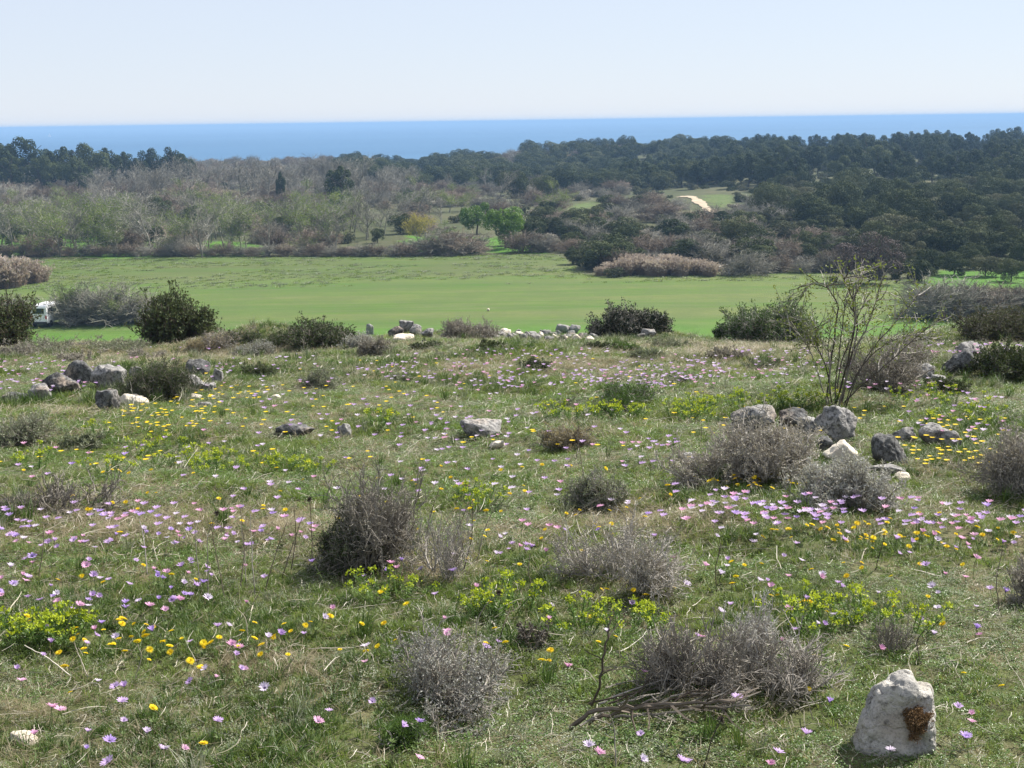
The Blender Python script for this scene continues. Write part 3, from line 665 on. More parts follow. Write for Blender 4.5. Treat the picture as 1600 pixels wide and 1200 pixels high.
# ------------------------------------------------------------------ shrubs of the meadow
def cushion(seed, w, h, n0=70, m1=5, m2=4, leaf=0.0, leafmat='silver', twig='twig', up=.8, lean=(0, 0), nleaf=0, rad=.0016, fill=.35):
    """a cushion of branching twigs, with small leaves at the ends"""
    r = np.random.default_rng(seed); a = r.uniform(0, 6.283, n0); q = np.sqrt(r.uniform(0, 1, n0))
    nc = int(r.integers(5, 9)); ca = r.uniform(0, 6.283, nc); cq = np.sqrt(r.uniform(0, 1, nc)) * .42; cc = np.stack((np.cos(ca) * cq, np.sin(ca) * cq), 1); ch = r.uniform(.5, 1.0, nc) * (1 - cq * .6); ci = r.integers(0, nc, n0)
    st = np.stack((np.cos(a) * q * w * .05 + cc[ci, 0] * w * .8, np.sin(a) * q * w * .05 + cc[ci, 1] * w * .8, r.uniform(-.02, .01, n0)), 1)
    hh = h * ch[ci]; d = np.stack((np.cos(a) * q * w * .26 + cc[ci, 0] * w * .35 + lean[0] * hh, np.sin(a) * q * w * .26 + cc[ci, 1] * w * .35 + lean[1] * hh, hh * (up + .25 - q * .45 * up)), 1)
    ln = np.linalg.norm(d, axis=1) * r.uniform(.5, 1.15, n0)
    p1 = curve_paths(st, d, ln, 5, .24, .04, r)
    p2 = sub_branches(p1, m1, .2, .98, h * .36, .65, 4, .26, .03, .15, r); p3 = sub_branches(p2, m2, .2, 1, h * .17, .7, 3, .3, 0, .15, r)
    al = np.concatenate((p2.reshape(-1, 3), p3.reshape(-1, 3))); x0, x1 = np.percentile(al[:, 0], (1.2, 98.8)); zt = np.percentile(al[:, 2], 99.6); fx = w / (x1 - x0); fz = h / max(zt, 1e-3)
    for p in (p1, p2, p3): p *= np.array((fx, fx, fz))
    for p in (p1, p2, p3): p[:, :, 2] = np.maximum(p[:, :, 2], r.uniform(-.005, .02))
    b = MB(); b.add(*tubes(p1, np.array([[2.6, 2.2, 1.8, 1.3, .9]]) * rad)); b.add(*tubes(p2, np.array([[1.2, 1, .8, .6]]) * rad)); b.add(*tubes(p3, np.array([[.8, .65, .45]]) * rad))
    wood = b.mesh('branches', [MT[twig]])
    parts = [('branches', wood)]
    if nleaf:
        src = np.concatenate((p3.reshape(-1, 3, 3)[:, 1:].reshape(-1, 3), p2[:, 2:].reshape(-1, 3))); pk = r.integers(0, len(src), nleaf)
        c = src[pk] + r.normal(size=(nleaf, 3)) * h * .012; dd = rdir(nleaf, .7, r)
        parts.append(('foliage', MB().add(*leaves(c, dd, rdir(nleaf, 0, r), leaf * r.uniform(.6, 1.3, nleaf), leaf * fill)).mesh('foliage', [MT[leafmat]])))
    return parts
def add_shrub(px, py, wpx, hpx, seed, label, name='shrub', cat='shrub', group='low shrubs of the meadow', lm=None, **kw):
    b = P(px, py)
    if b[1] > 19.5 and py > 500:                 # stands on the crest: its foot is hidden by the turf in front
        b = W(px, 18.6); s = ppm(b); v = ray(px, py - hpx); hm = EYE[2] + v[2] * b[1] / v[1] - b[2]
    else: s = ppm(b); hm = hpx / s
    parts = cushion(seed, wpx / s, hm, **kw)
    e = build_thing(name, parts, (b[0], b[1] + .1 * wpx / s, b[2])); tag(e, label, cat, group)
    if lm: landmark(lm, b)
    return e
add_shrub(567, 893, 138, 158, 101, 'tall grey-brown leaning shrub, dark green at its foot, in front meadow', lm='the tall leaning shrub', n0=75, m1=6, m2=5, leaf=.011, leafmat='mauve', nleaf=9000, lean=(.28, .1))
add_shrub(540, 895, 85, 100, 102, 'small dark green plant tucked under the tall leaning shrub', 'green_plant', 'plant', n0=70, m1=4, m2=3, leaf=.012, leafmat='bush', nleaf=6000)
add_shrub(685, 1098, 165, 108, 103, 'silvery dry cushion shrub with stubby twigs near the picture bottom', lm='the silvery cushion shrub', n0=60, m1=6, m2=4, leaf=.010, leafmat='silver', nleaf=7000)
add_shrub(1105, 1080, 200, 112, 104, 'large dead grey twiggy bush leaning over fallen branches', 'dead_bush', 'dead bush', lm='the dead twiggy bush', n0=66, m1=7, m2=5, leaf=.006, leafmat='mauve', nleaf=3500, lean=(.05, .1), rad=.0017)
add_shrub(1200, 1092, 130, 105, 105, 'smaller dead bush joined to the large dead twiggy bush', 'dead_bush', 'dead bush', n0=38, m1=6, m2=3, leaf=.006, leafmat='mauve', nleaf=1500, lean=(.3, 0), rad=.0015)
add_shrub(1180, 1060, 90, 120, 106, 'feathery grey bush rising behind the large dead twiggy bush', 'dead_bush', 'dead bush', n0=36, m1=6, m2=4, leaf=.008, leafmat='silver', nleaf=4000, lean=(.25, .1))
add_shrub(985, 915, 190, 97, 107, 'wide low grey shrub with bare tips in mid meadow', lm='the wide low grey shrub', n0=65, m1=6, m2=4, leaf=.010, leafmat='mauve', nleaf=9000)
add_shrub(1170, 755, 218, 100, 108, 'wide domed grey bush before the domed boulder', lm='the wide domed grey bush', n0=102, m1=6, m2=5, leaf=.016, leafmat='mauve', nleaf=16000, rad=.002)
add_shrub(1322, 797, 142, 81, 109, 'round silver-green bush below the stone heap', lm='the round silver-green bush', n0=71, m1=5, m2=5, leaf=.017, leafmat='silver', nleaf=11000, rad=.002)
add_shrub(935, 795, 90, 60, 110, 'small dark shaded shrub with a grey crown beside white anemones', lm='the small dark shrub', n0=90, m1=5, m2=5, leaf=.014, leafmat='greyherb', nleaf=8000)
add_shrub(1600, 768, 100, 89, 111, 'brown rounded bush cut by the picture edge below the boulders', lm='the brown edge bush', n0=77, m1=6, m2=5, leaf=.015, leafmat='mauve', nleaf=9000, rad=.002)
add_shrub(1605, 940, 90, 68, 112, 'grey bush at the picture edge amid thin stalks', lm='the grey edge bush', n0=54, m1=6, m2=4, leaf=.010, leafmat='mauve', nleaf=5000)
add_shrub(85, 797, 180, 48, 113, 'flattened dead mat of grey twigs behind the pink flower drift', 'dead_bush', 'dead bush', lm='the flattened dead twigs', n0=80, m1=6, m2=3, up=.35, rad=.0018)
add_shrub(30, 698, 70, 48, 114, 'dark tussock bush near the meadow edge', lm='the dark tussock bush', n0=80, m1=5, m2=4, leaf=.018, leafmat='greyherb', nleaf=6000)
add_shrub(250, 628, 110, 62, 115, 'grey-green tussock growing among the heaped rocks', lm='the grey-green tussock', n0=120, m1=5, m2=4, leaf=.03, leafmat='bush', nleaf=9000, fill=.15)
add_shrub(495, 608, 60, 32, 116, 'small brown tussock alone on open grass', 'tussock', 'tussock', n0=70, m1=5, m2=4, leaf=.02, leafmat='greyherb', nleaf=4000)
add_shrub(405, 588, 50, 20, 117, 'low dark tussock behind the round pale boulder', 'tussock', 'tussock', n0=60, m1=5, m2=4, leaf=.02, leafmat='bush', nleaf=3500)
add_shrub(880, 698, 80, 32, 118, 'flattened brown dry tussock past the broad weathered rock', 'tussock', 'tussock', n0=80, m1=5, m2=4, leaf=.015, leafmat='straw', nleaf=4000, lm='the flattened brown tussock')
add_shrub(985, 640, 90, 36, 119, 'long green grassy tussock behind the yellow spurge row', 'tussock', 'tussock', n0=110, m1=4, m2=3, leaf=.04, leafmat='grass_dark', nleaf=6000, fill=.1, lm='the long green tussock')
add_shrub(590, 558, 48, 32, 120, 'small purplish grey bush in front of the crest heap', n0=80, m1=5, m2=4, leaf=.022, leafmat='mauve', nleaf=5000)
add_shrub(395, 560, 60, 26, 121, 'pale grey low bush below the crest mound', n0=80, m1=5, m2=4, leaf=.022, leafmat='silver', nleaf=5000)
add_shrub(840, 578, 44, 18, 122, 'small dark tussock amid the far flower drift', 'tussock', 'tussock', n0=60, m1=4, m2=4, leaf=.02, leafmat='bush', nleaf=3000)
add_shrub(835, 1010, 50, 34, 123, 'tiny brown dried plant beside two yellow flowers', 'dry_plant', 'plant', n0=30, m1=4, m2=3, leaf=.014, leafmat='twig_dark', nleaf=600)
add_shrub(640, 1168, 70, 38, 124, 'small green grass tussock under two lilac anemones', 'tussock', 'tussock', n0=40, m1=2, m2=2, leaf=.035, leafmat='grass_dark', nleaf=1800, fill=.08)
add_shrub(1395, 1020, 70, 60, 125, 'thin reddish dry plant behind the mossy white boulder', 'dry_plant', 'plant', n0=30, m1=4, m2=3, leaf=.006, leafmat='twig_dark', nleaf=300, rad=.001, lm='the reddish dry plant')
add_shrub(700, 905, 120, 110, 126, 'sparse see-through dry plant beside the tall leaning shrub', 'dry_plant', 'plant', n0=25, m1=5, m2=3, leaf=.008, leafmat='mauve', nleaf=900, rad=.0012, lm='the sparse dry plant')
add_shrub(1420, 570, 70, 50, 127, 'grey thorny bush beside the bare branching sapling', n0=80, m1=5, m2=4, leaf=.02, leafmat='mauve', nleaf=3500)
add_shrub(1570, 588, 80, 44, 128, 'dark green bush beside the stacked boulders', n0=90, m1=5, m2=4, leaf=.03, leafmat='bush', nleaf=7000)
add_shrub(1385, 612, 110, 70, 129, 'tangled brown bramble at the foot of the sapling', 'bramble', 'bramble', n0=70, m1=5, m2=4, leaf=.016, leafmat='mauve', nleaf=2500, rad=.0025)
# bushes on the crest, against the field
add_shrub(270, 535, 98, 72, 130, 'big dark green bush on the crest before the green field', 'crest_bush', 'bush', 'bushes along the meadow crest', 'the big dark crest bush', n0=150, m1=6, m2=5, leaf=.05, leafmat='bush', nleaf=15000, twig='twig_dark', rad=.004, fill=.5)
add_shrub(-4, 535, 70, 66, 131, 'dark brown-green bush cut by the picture edge on the crest', 'crest_bush', 'bush', 'bushes along the meadow crest', n0=120, m1=6, m2=5, leaf=.045, leafmat='bush', nleaf=11000, twig='twig_dark', rad=.004, fill=.45)
add_shrub(505, 545, 92, 42, 132, 'dark domed bush with a grey withered top on the crest', 'crest_bush', 'bush', 'bushes along the meadow crest', 'the dark domed crest bush', n0=150, m1=6, m2=5, leaf=.035, leafmat='bush', nleaf=14000, rad=.003)
add_shrub(735, 530, 84, 32, 133, 'bare brown bush beside the stony bank on the crest', 'crest_bush', 'bush', 'bushes along the meadow crest', n0=130, m1=6, m2=5, leaf=.025, leafmat='mauve', nleaf=7000, rad=.003)
add_shrub(965, 524, 88, 48, 134, 'dense rounded grey-green bush behind the crest stones', 'crest_bush', 'bush', 'bushes along the meadow crest', n0=150, m1=6, m2=5, leaf=.035, leafmat='maquis', nleaf=15000, rad=.003)
add_shrub(1012, 522, 44, 34, 135, 'small rounded grey-green bush beside the dense crest bush', 'crest_bush', 'bush', 'bushes along the meadow crest', n0=90, m1=5, m2=5, leaf=.035, leafmat='maquis', nleaf=7000, rad=.003)
add_shrub(1212, 538, 130, 66, 136, 'wide bright green upright bush on the crest behind the sapling', 'crest_bush', 'bush', 'bushes along the meadow crest', 'the wide green crest bush', n0=160, m1=6, m2=5, leaf=.05, leafmat='juniper', nleaf=16000, up=1.0, rad=.003, fill=.25)
add_shrub(1132, 532, 18, 26, 137, 'tiny green upright bush apart from the wide crest bush', 'crest_bush', 'bush', 'bushes along the meadow crest', n0=40, m1=4, m2=4, leaf=.035, leafmat='juniper', nleaf=1800, up=1.1, rad=.003)
add_shrub(1575, 535, 110, 48, 138, 'pale grey-green bush on the crest near the picture edge', 'crest_bush', 'bush', 'bushes along the meadow crest', n0=120, m1=6, m2=5, leaf=.035, leafmat='olive', nleaf=10000, rad=.003)
add_shrub(345, 540, 70, 24, 139, 'bare tan twiggy bush at the foot of the big dark bush', 'crest_bush', 'bush', 'bushes along the meadow crest', n0=100, m1=5, m2=5, leaf=.02, leafmat='straw', nleaf=2000, rad=.003)
add_shrub(190, 545, 90, 16, 140, 'low brownish scrub on the crest before the green strip', 'crest_bush', 'bush', 'bushes along the meadow crest', n0=100, m1=5, m2=5, leaf=.025, leafmat='greyherb', nleaf=5000, rad=.002)
add_shrub(90, 548, 100, 20, 141, 'thin pale scrub on the crest near the picture edge', 'crest_bush', 'bush', 'bushes along the meadow crest', n0=80, m1=5, m2=4, leaf=.02, leafmat='greyherb', nleaf=3000, rad=.002)
for i, (px, py, w, h, mt) in enumerate(((430, 542, 40, 18, 'bush'), (560, 545, 46, 26, 'silver'), (670, 545, 60, 14, 'bush'), (1050, 545, 60, 18, 'greyherb'), (1030, 560, 50, 14, 'greyherb'), (1130, 560, 60, 16, 'mauve'), (700, 560, 60, 10, 'greyherb'),
        (930, 548, 50, 14, 'bush'), (985, 552, 40, 16, 'grass_dark'), (320, 548, 60, 20, 'straw'), (230, 560, 60, 14, 'mauve'), (120, 566, 60, 16, 'mauve'), (20, 556, 60, 22, 'mauve'), (1190, 575, 60, 12, 'greyherb'), (1480, 610, 50, 18, 'bush'),
        (1340, 585, 50, 30, 'greyherb'), (620, 600, 50, 12, 'greyherb'), (1075, 600, 50, 14, 'greyherb'), (380, 535, 50, 18, 'bush'), (1450, 535, 40, 16, 'greyherb'), (770, 545, 40, 12, 'bush'), (870, 640, 50, 14, 'greyherb'), (130, 700, 50, 20, 'greyherb'))):
    o = add_shrub(px, py, w, h, 150 + i, 'x', 'tussock', 'tussock', n0=60, m1=4, m2=4, leaf=.022, leafmat=mt, nleaf=3500)
    auto(o, {'bush': 'low dark green tussock', 'silver': 'low silvery tussock', 'greyherb': 'low grey-green tussock', 'mauve': 'low brown tussock', 'grass_dark': 'grassy green tussock', 'straw': 'low straw-coloured tussock'}[mt], 'tussock', 'tussocks dotted over the meadow', o.location)

# ------------------------------------------------------------------ branches and stalks
def stick_mesh(pts, r0, r1, mat, sides=5, side_twigs=0, seed=0, tl=.1):
    pts = np.asarray(pts, float); t = np.linspace(0, len(pts) - 1, len(pts) * 4); r = np.random.default_rng(seed)
    q = np.stack([np.interp(t, np.arange(len(pts)), pts[:, k]) for k in range(3)], 1)
    q[1:-1] = (q[:-2] + q[1:-1] * 2 + q[2:]) / 4; q[1:-1] = (q[:-2] + q[1:-1] * 2 + q[2:]) / 4
    q += r.normal(size=q.shape) * r0 * .35
    b = MB().add(*tubes(q[None], np.linspace(r0, r1, len(q))[None], sides))
    if side_twigs:
        s = sub_branches(q[None], side_twigs, .25, 1, tl, .7, 4, .2, .02, .1, r); b.add(*tubes(s, np.array([[.55, .45, .35, .25]]) * r0, 3))
    return b.mesh('stick', [mat])
def lift(px0, py0, offs, seed=0, jit=.03):
    """a base pixel and offsets (dx, up) in photo pixels -> points in the upright plane through the base, with depth jitter"""
    b = P(px0, py0); s = ppm(b); r = np.random.default_rng(seed); dy = 0
    out = []
    for i, (x, z) in enumerate(offs): out.append((b[0] + x / s, b[1] + dy, b[2] + z / s)); dy += r.normal() * jit
    return b, np.array(out)
def add_stick(name, px, py, offs, r0, r1, mat, label, cat, group, seed=0, tw=0, tl=.1, jit=.03, head=None):
    b, p = lift(px, py, offs, seed, jit); p -= b; p[:, 2] += .02 if name == 'fallen_branch' else 0
    if head is None: o = link(name, stick_mesh(p, r0, r1, MT[mat], 5, tw, seed, tl), None, b)
    else:
        o = build_thing(name, [('stem', stick_mesh(p, r0, r1, MT[mat], 5, tw, seed, tl))], b); r = np.random.default_rng(seed); n = 90
        c = np.tile(p[-1], (n, 1)); d = rdir(n, .4, r); link('seed_head', MB().add(*leaves(c, d, rdir(n, 0, r), head * r.uniform(.6, 1.2, n), head * .25)).mesh('seed_head', [MT['twig_dark']]), o)
    tag(o, label, cat, group) if label else None; return o
GS = 'dry upright stalks in the meadow'
stalks = [(325, 935, [(0, 0), (2, 50), (4, 100), (22, 135)], 1), (352, 940, [(0, 0), (-14, 60), (-20, 120)], 0), (375, 925, [(0, 0), (6, 60), (4, 130)], 0), (398, 930, [(0, 0), (0, 70), (2, 130)], 0), (412, 930, [(0, 0), (18, 60), (38, 110)], 0),
          (440, 905, [(0, 0), (14, 40), (34, 95)], 0), (385, 915, [(0, 0), (-2, 50), (-6, 100)], 0), (488, 880, [(0, 0), (0, 60), (2, 105)], 1), (455, 890, [(0, 0), (10, 50), (12, 110)], 0), (315, 925, [(0, 0), (-4, 60), (-2, 115)], 0),
          (700, 890, [(0, 0), (14, 60), (34, 110)], 0), (722, 900, [(0, 0), (16, 60), (20, 120)], 0), (745, 880, [(0, 0), (10, 50), (26, 90)], 0), (660, 880, [(0, 0), (12, 70), (30, 125)], 0), (916, 790, [(0, 0), (-4, 50), (-12, 100)], 0),
          (744, 1015, [(0, 0), (0, 40), (14, 70), (36, 92)], 1), (778, 1010, [(0, 0), (8, 30), (20, 50)], 0), (1100, 1200, [(0, 0), (10, 60), (20, 90)], 1), (962, 1200, [(0, 0), (0, 60), (-12, 90)], 0), (1368, 890, [(0, 0), (1, 30), (6, 60)], 0),
          (1120, 925, [(0, 0), (-4, 40), (4, 80)], 0), (1030, 960, [(0, 0), (0, 30), (-12, 50)], 0), (900, 720, [(0, 0), (6, 40), (2, 70)], 0), (1092, 700, [(0, 0), (4, 20), (2, 44)], 0), (205, 640, [(0, 0), (4, 20), (2, 44)], 0),
          (1440, 1040, [(0, 0), (-4, 30), (10, 60)], 0), (60, 905, [(0, 0), (6, 40), (4, 70)], 0), (230, 900, [(0, 0), (-8, 50), (-16, 80)], 0), (1562, 960, [(0, 0), (-6, 50), (4, 90)], 0), (835, 925, [(0, 0), (-10, 30), (-6, 60)], 0)]
for i, (px, py, offs, hd) in enumerate(stalks):
    o = add_stick('dry_stalk', px, py, offs, .0022, .0011, 'twig_dark' if i % 3 else 'twig', None, 'stalk', GS, 200 + i, tw=2 if i % 4 == 0 else 0, tl=.05, head=.012 if hd else None)
    auto(o, 'thin dry stalk with seed head' if hd else ('thin dark dry stalk' if i % 3 else 'thin grey dry stalk'), 'stalk', GS, o.location)
GB = 'fallen branches under the dead bush'
add_stick('fallen_branch', 890, 1145, [(0, 0), (40, 22), (90, 38), (160, 55), (230, 66)], .008, .004, 'twig_dark', 'thick dark fallen branch lying lowest under the dead twiggy bush', 'branch', GB, 301, 6, .12)
add_stick('fallen_branch', 920, 1138, [(0, 0), (50, 18), (120, 28), (200, 42)], .006, .003, 'twig_dark', 'split dark fallen branch lying along the thickest one', 'branch', GB, 302, 6, .12)
add_stick('fallen_branch', 960, 1130, [(0, 0), (60, 8), (130, 22), (200, 30)], .0045, .0025, 'twig', 'paler grey fallen branch on top of the dark ones', 'branch', GB, 303, 8, .14)
add_stick('fallen_branch', 925, 1112, [(0, 0), (12, 40), (16, 90), (24, 125), (26, 150)], .0045, .002, 'twig_dark', 'grey branch rising upright at the end of the fallen branches', 'branch', GB, 304, 4, .08)
add_stick('fallen_branch', 945, 1085, [(0, 0), (40, 0), (90, 4)], .003, .002, 'twig', 'thin straight level branch poking out of the dead bush', 'branch', GB, 305, 2, .06)
add_stick('fallen_branch', 1140, 1090, [(0, 0), (22, -18), (40, -26), (92, -24)], .003, .002, 'litter', 'thin pale bent branch trailing from the dead bush to the grass', 'branch', GB, 306, 1, .05)
for k in range(14):
    o = add_stick('fallen_branch', 905 + k * 15, 1148 - (k * 37) % 38, [(0, 2), (30 + k % 4 * 8, 12 + k % 5 * 3), (70 + k % 3 * 20, 18 + k % 4 * 6)], .0035, .0015, 'twig_dark' if k % 2 else 'twig', None, 'branch', GB, 320 + k, 3, .06)
    auto(o, 'thin dark fallen branch' if k % 2 else 'thin grey fallen branch', 'branch', GB, o.location)
GT = 'pale dry twigs lying in the grass'
tw = [(110, 1085, [(0, 0), (20, 3), (30, 12), (45, 8), (48, -6)]), (110, 1062, [(0, 0), (-30, 30), (-62, 50)]), (212, 1065, [(0, 0), (12, 30), (8, 55)]), (180, 1060, [(0, 0), (6, 14), (14, 22)]), (138, 1065, [(0, 0), (-12, 30), (-16, 55)]),
      (334, 1108, [(0, 0), (2, 10), (10, 14), (40, 12)]), (412, 1115, [(0, 0), (20, 2), (60, 0)]), (450, 1058, [(0, 0), (8, 18), (10, 26)]), (388, 1000, [(0, 0), (-2, 30), (-10, 52)]), (390, 975, [(0, 0), (6, 25), (20, 50)]),
      (255, 1010, [(0, 0), (8, 25), (16, 40)]), (270, 918, [(0, 0), (26, -5), (48, -10)]), (246, 880, [(0, 0), (-6, 20), (-14, 50)]), (690, 1130, [(0, 0), (30, 6), (68, 4)]), (0, 908, [(0, 0), (20, -2), (34, -1)]), (530, 958, [(0, 0), (50, 4), (90, 12)]),
      (635, 890, [(0, 0), (14, 2), (26, 8)]), (175, 706, [(0, 0), (16, 2), (36, 4)]), (1130, 868, [(0, 0), (40, 4), (80, 6)]), (1395, 970, [(0, 0), (20, 2), (44, 0)]), (1450, 960, [(0, 0), (30, 0), (76, -4)]), (1345, 880, [(0, 0), (6, 14), (10, 20)]),
      (1418, 1035, [(0, 0), (10, 12), (18, 20)]), (745, 975, [(0, 0), (-30, 6), (-60, 2)]), (1270, 1130, [(0, 0), (-12, 30), (-16, 46)]), (1510, 1010, [(0, 0), (20, 6), (40, 8)]), (812, 1110, [(0, 0), (16, 10), (40, 14)])]
for i, (px, py, offs) in enumerate(tw):
    b, q = lift(px, py, offs, 400 + i, .015)
    for j in range(len(q)):                    # lying: follow the turf rather than stand up
        v = P(px + offs[j][0], py - offs[j][1]) if abs(offs[j][1]) < 26 else q[j]
        q[j] = np.array(v) + (0, 0, .012 + .006 * (j % 2))
    o = link('fallen_twig', stick_mesh(q - b, .0022, .0013, MT['litter'], 5, 1 if i % 3 == 0 else 0, i, .04), None, b); auto(o, 'pale dry fallen twig', 'twig', GT, b)

# the bare branching sapling
def sapling():
    b = P(1305, 632); s = ppm(b) * 1.12; e = link('sapling', None, None, b); tag(e, 'bare branching sapling with sparse yellow-green leaves, standing before the green field', 'sapling')
    lines = [[(0, 0), (8, 60), (22, 120), (40, 165), (38, 200), (42, 225)], [(-4, 0), (0, 50), (10, 110), (18, 150), (24, 185), (34, 190)], [(4, 0), (14, 60), (30, 110), (44, 150), (62, 190)], [(-10, 0), (-8, 70), (-2, 120), (4, 170), (-10, 190), (-26, 208), (-46, 210), (-58, 200)],
             [(-14, 0), (-30, 50), (-44, 90), (-62, 118), (-80, 135), (-92, 165)], [(8, 0), (22, 40), (50, 90), (80, 130), (120, 165), (150, 195)], [(-2, 0), (6, 80), (14, 150), (10, 190), (-4, 215), (-14, 230)], [(10, 0), (30, 60), (60, 95), (90, 110), (130, 118), (160, 112)],
             [(-12, 0), (-14, 60), (-20, 110), (-16, 140)], [(6, 0), (24, 70), (40, 130), (30, 170), (48, 205), (58, 218)], [(12, 0), (40, 30), (70, 60), (110, 90), (150, 130), (190, 145)], [(-6, 0), (-20, 70), (-40, 110), (-38, 135)]]
    r = np.random.default_rng(8); allp = []
    for i, ln in enumerate(lines):
        dy = np.cumsum(r.normal(0, .06, len(ln))) ; pts = np.array([(x / s, dy[j], z / s) for j, (x, z) in enumerate(ln)])
        link('branch', stick_mesh(pts, (.005 if i % 3 else .008), .002, MT['bark_dark' if i % 4 else 'twig'], 5, 9, 50 + i, .16), e)
        t = np.linspace(0, len(pts) - 1, 9); allp.append(np.stack([np.interp(t, np.arange(len(pts)), pts[:, k]) for k in range(3)], 1))
    A = np.stack(allp); tw_ = sub_branches(A, 20, .35, 1, .20, .7, 4, .2, 0, .2, r); link('branch', MB().add(*tubes(tw_, np.array([[.0028, .0024, .002, .0015]]), 3)).mesh('branch', [MT['twig']]), e)
    src = tw_[:, 1:].reshape(-1, 3); pk = r.integers(0, len(src), 2400); c = src[pk] + r.normal(size=(2400, 3)) * .012
    link('leaves', MB().add(*leaves(c, rdir(2400, .2, r), rdir(2400, 0, r), r.uniform(.014, .028, 2400), .011)).mesh('leaves', [MT['sprout']]), e)
sapling()

# ------------------------------------------------------------------ flowers
def anemone_mesh(col, seed, openness):
    r = np.random.default_rng(seed); n = int(r.integers(12, 16)); b = MB(); axis = unit(np.array((SUNV[0] * .45 + r.normal(0, .18), -.1 + r.normal(0, .18), 1.0)))
    u = unit(np.cross(axis, (0, 1.0, 0))); w = np.cross(axis, u); L = .021
    for i in range(n):
        a = i * 2 * math.pi / n + r.normal(0, .05); out = u * math.cos(a) + w * math.sin(a); sd_ = np.cross(axis, out)
        el = openness + r.normal(0, .1) + (.12 if i % 2 else 0); l = L * r.uniform(.88, 1.1)
        d1 = out * math.cos(el) + axis * math.sin(el); d2 = out * math.cos(el * .6) + axis * math.sin(el * .6)
        p0 = out * .002; p1 = p0 + d1 * l * .5; p2 = p0 + d1 * l * .5 + d2 * l * .35; p3 = p2 + d2 * l * .18
        v = [p0 - sd_ * .0012, p0 + sd_ * .0012, p1 + sd_ * .0030, p1 - sd_ * .0030, p2 + sd_ * .0026, p2 - sd_ * .0026, p3 + sd_ * .0006, p3 - sd_ * .0006]
        b.add(v, [(0, 1, 2, 3), (3, 2, 4, 5), (5, 4, 6, 7)], 0)
    D, Fc = ico(2); b.add(D * .0042 + axis * .002, Fc, 1)
    return b.mesh('bloom', [MT[col], MT['centre']])
def stem_mesh(h, seed, mat='stem'):
    r = np.random.default_rng(seed); p = np.array([(0, 0, 0), (r.normal(0, .006), r.normal(0, .006), -h * .35), (r.normal(0, .01), r.normal(0, .01), -h * .7), (r.normal(0, .014), r.normal(0, .014), -h)])
    b = MB().add(*tubes(p[None], np.array([[.0012, .0012, .0013, .0014]]), 4)); n = 7; a = np.arange(n) * 6.283 / n
    b.add(*leaves(np.tile(p[2], (n, 1)), np.stack((np.cos(a), np.sin(a), np.full(n, .5)), 1), np.tile((0, 0, 1.0), (n, 1)), .02, .006)); return b.mesh('stem', [MT[mat]])
def dandelion_mesh(seed, tilt):
    r = np.random.default_rng(seed); b = MB(); axis = unit(np.array((r.normal(0, tilt) + .2, r.normal(0, tilt) - .25, 1.0))); u = unit(np.cross(axis, (0, 1.0, 0))); w = np.cross(axis, u)
    for ring, (n, L, el) in enumerate(((20, .0155, .12), (16, .012, .4), (11, .008, .8))):
        a = np.arange(n) * 6.283 / n + ring * .2; out = u * np.cos(a)[:, None] + w * np.sin(a)[:, None]; d = out * math.cos(el) + axis * math.sin(el)
        b.add(*leaves(out * .001 + axis * .001, d, np.tile(axis, (n, 1)), L * r.uniform(.85, 1.1, n), .0048))
    return b.mesh('bloom', [MT['dandelion']])
for c in ('lilac', 'pink', 'white', 'violet'):
    for k in range(4): KINDS[('anemone', c, k)] = ('anemone', [('bloom', anemone_mesh(c, 500 + k * 7 + len(c), (.5, .8, 1.05, .65)[k])), ('stem', stem_mesh(.10, 600 + k))])
for k in range(5): KINDS[('dandelion', k)] = ('dandelion', [('bloom', dandelion_mesh(700 + k, .15 + .06 * k)), ('stem', stem_mesh(.06, 720 + k))])
CN = {'lilac': 'lilac', 'pink': 'deep pink', 'white': 'whitish', 'violet': 'violet'}
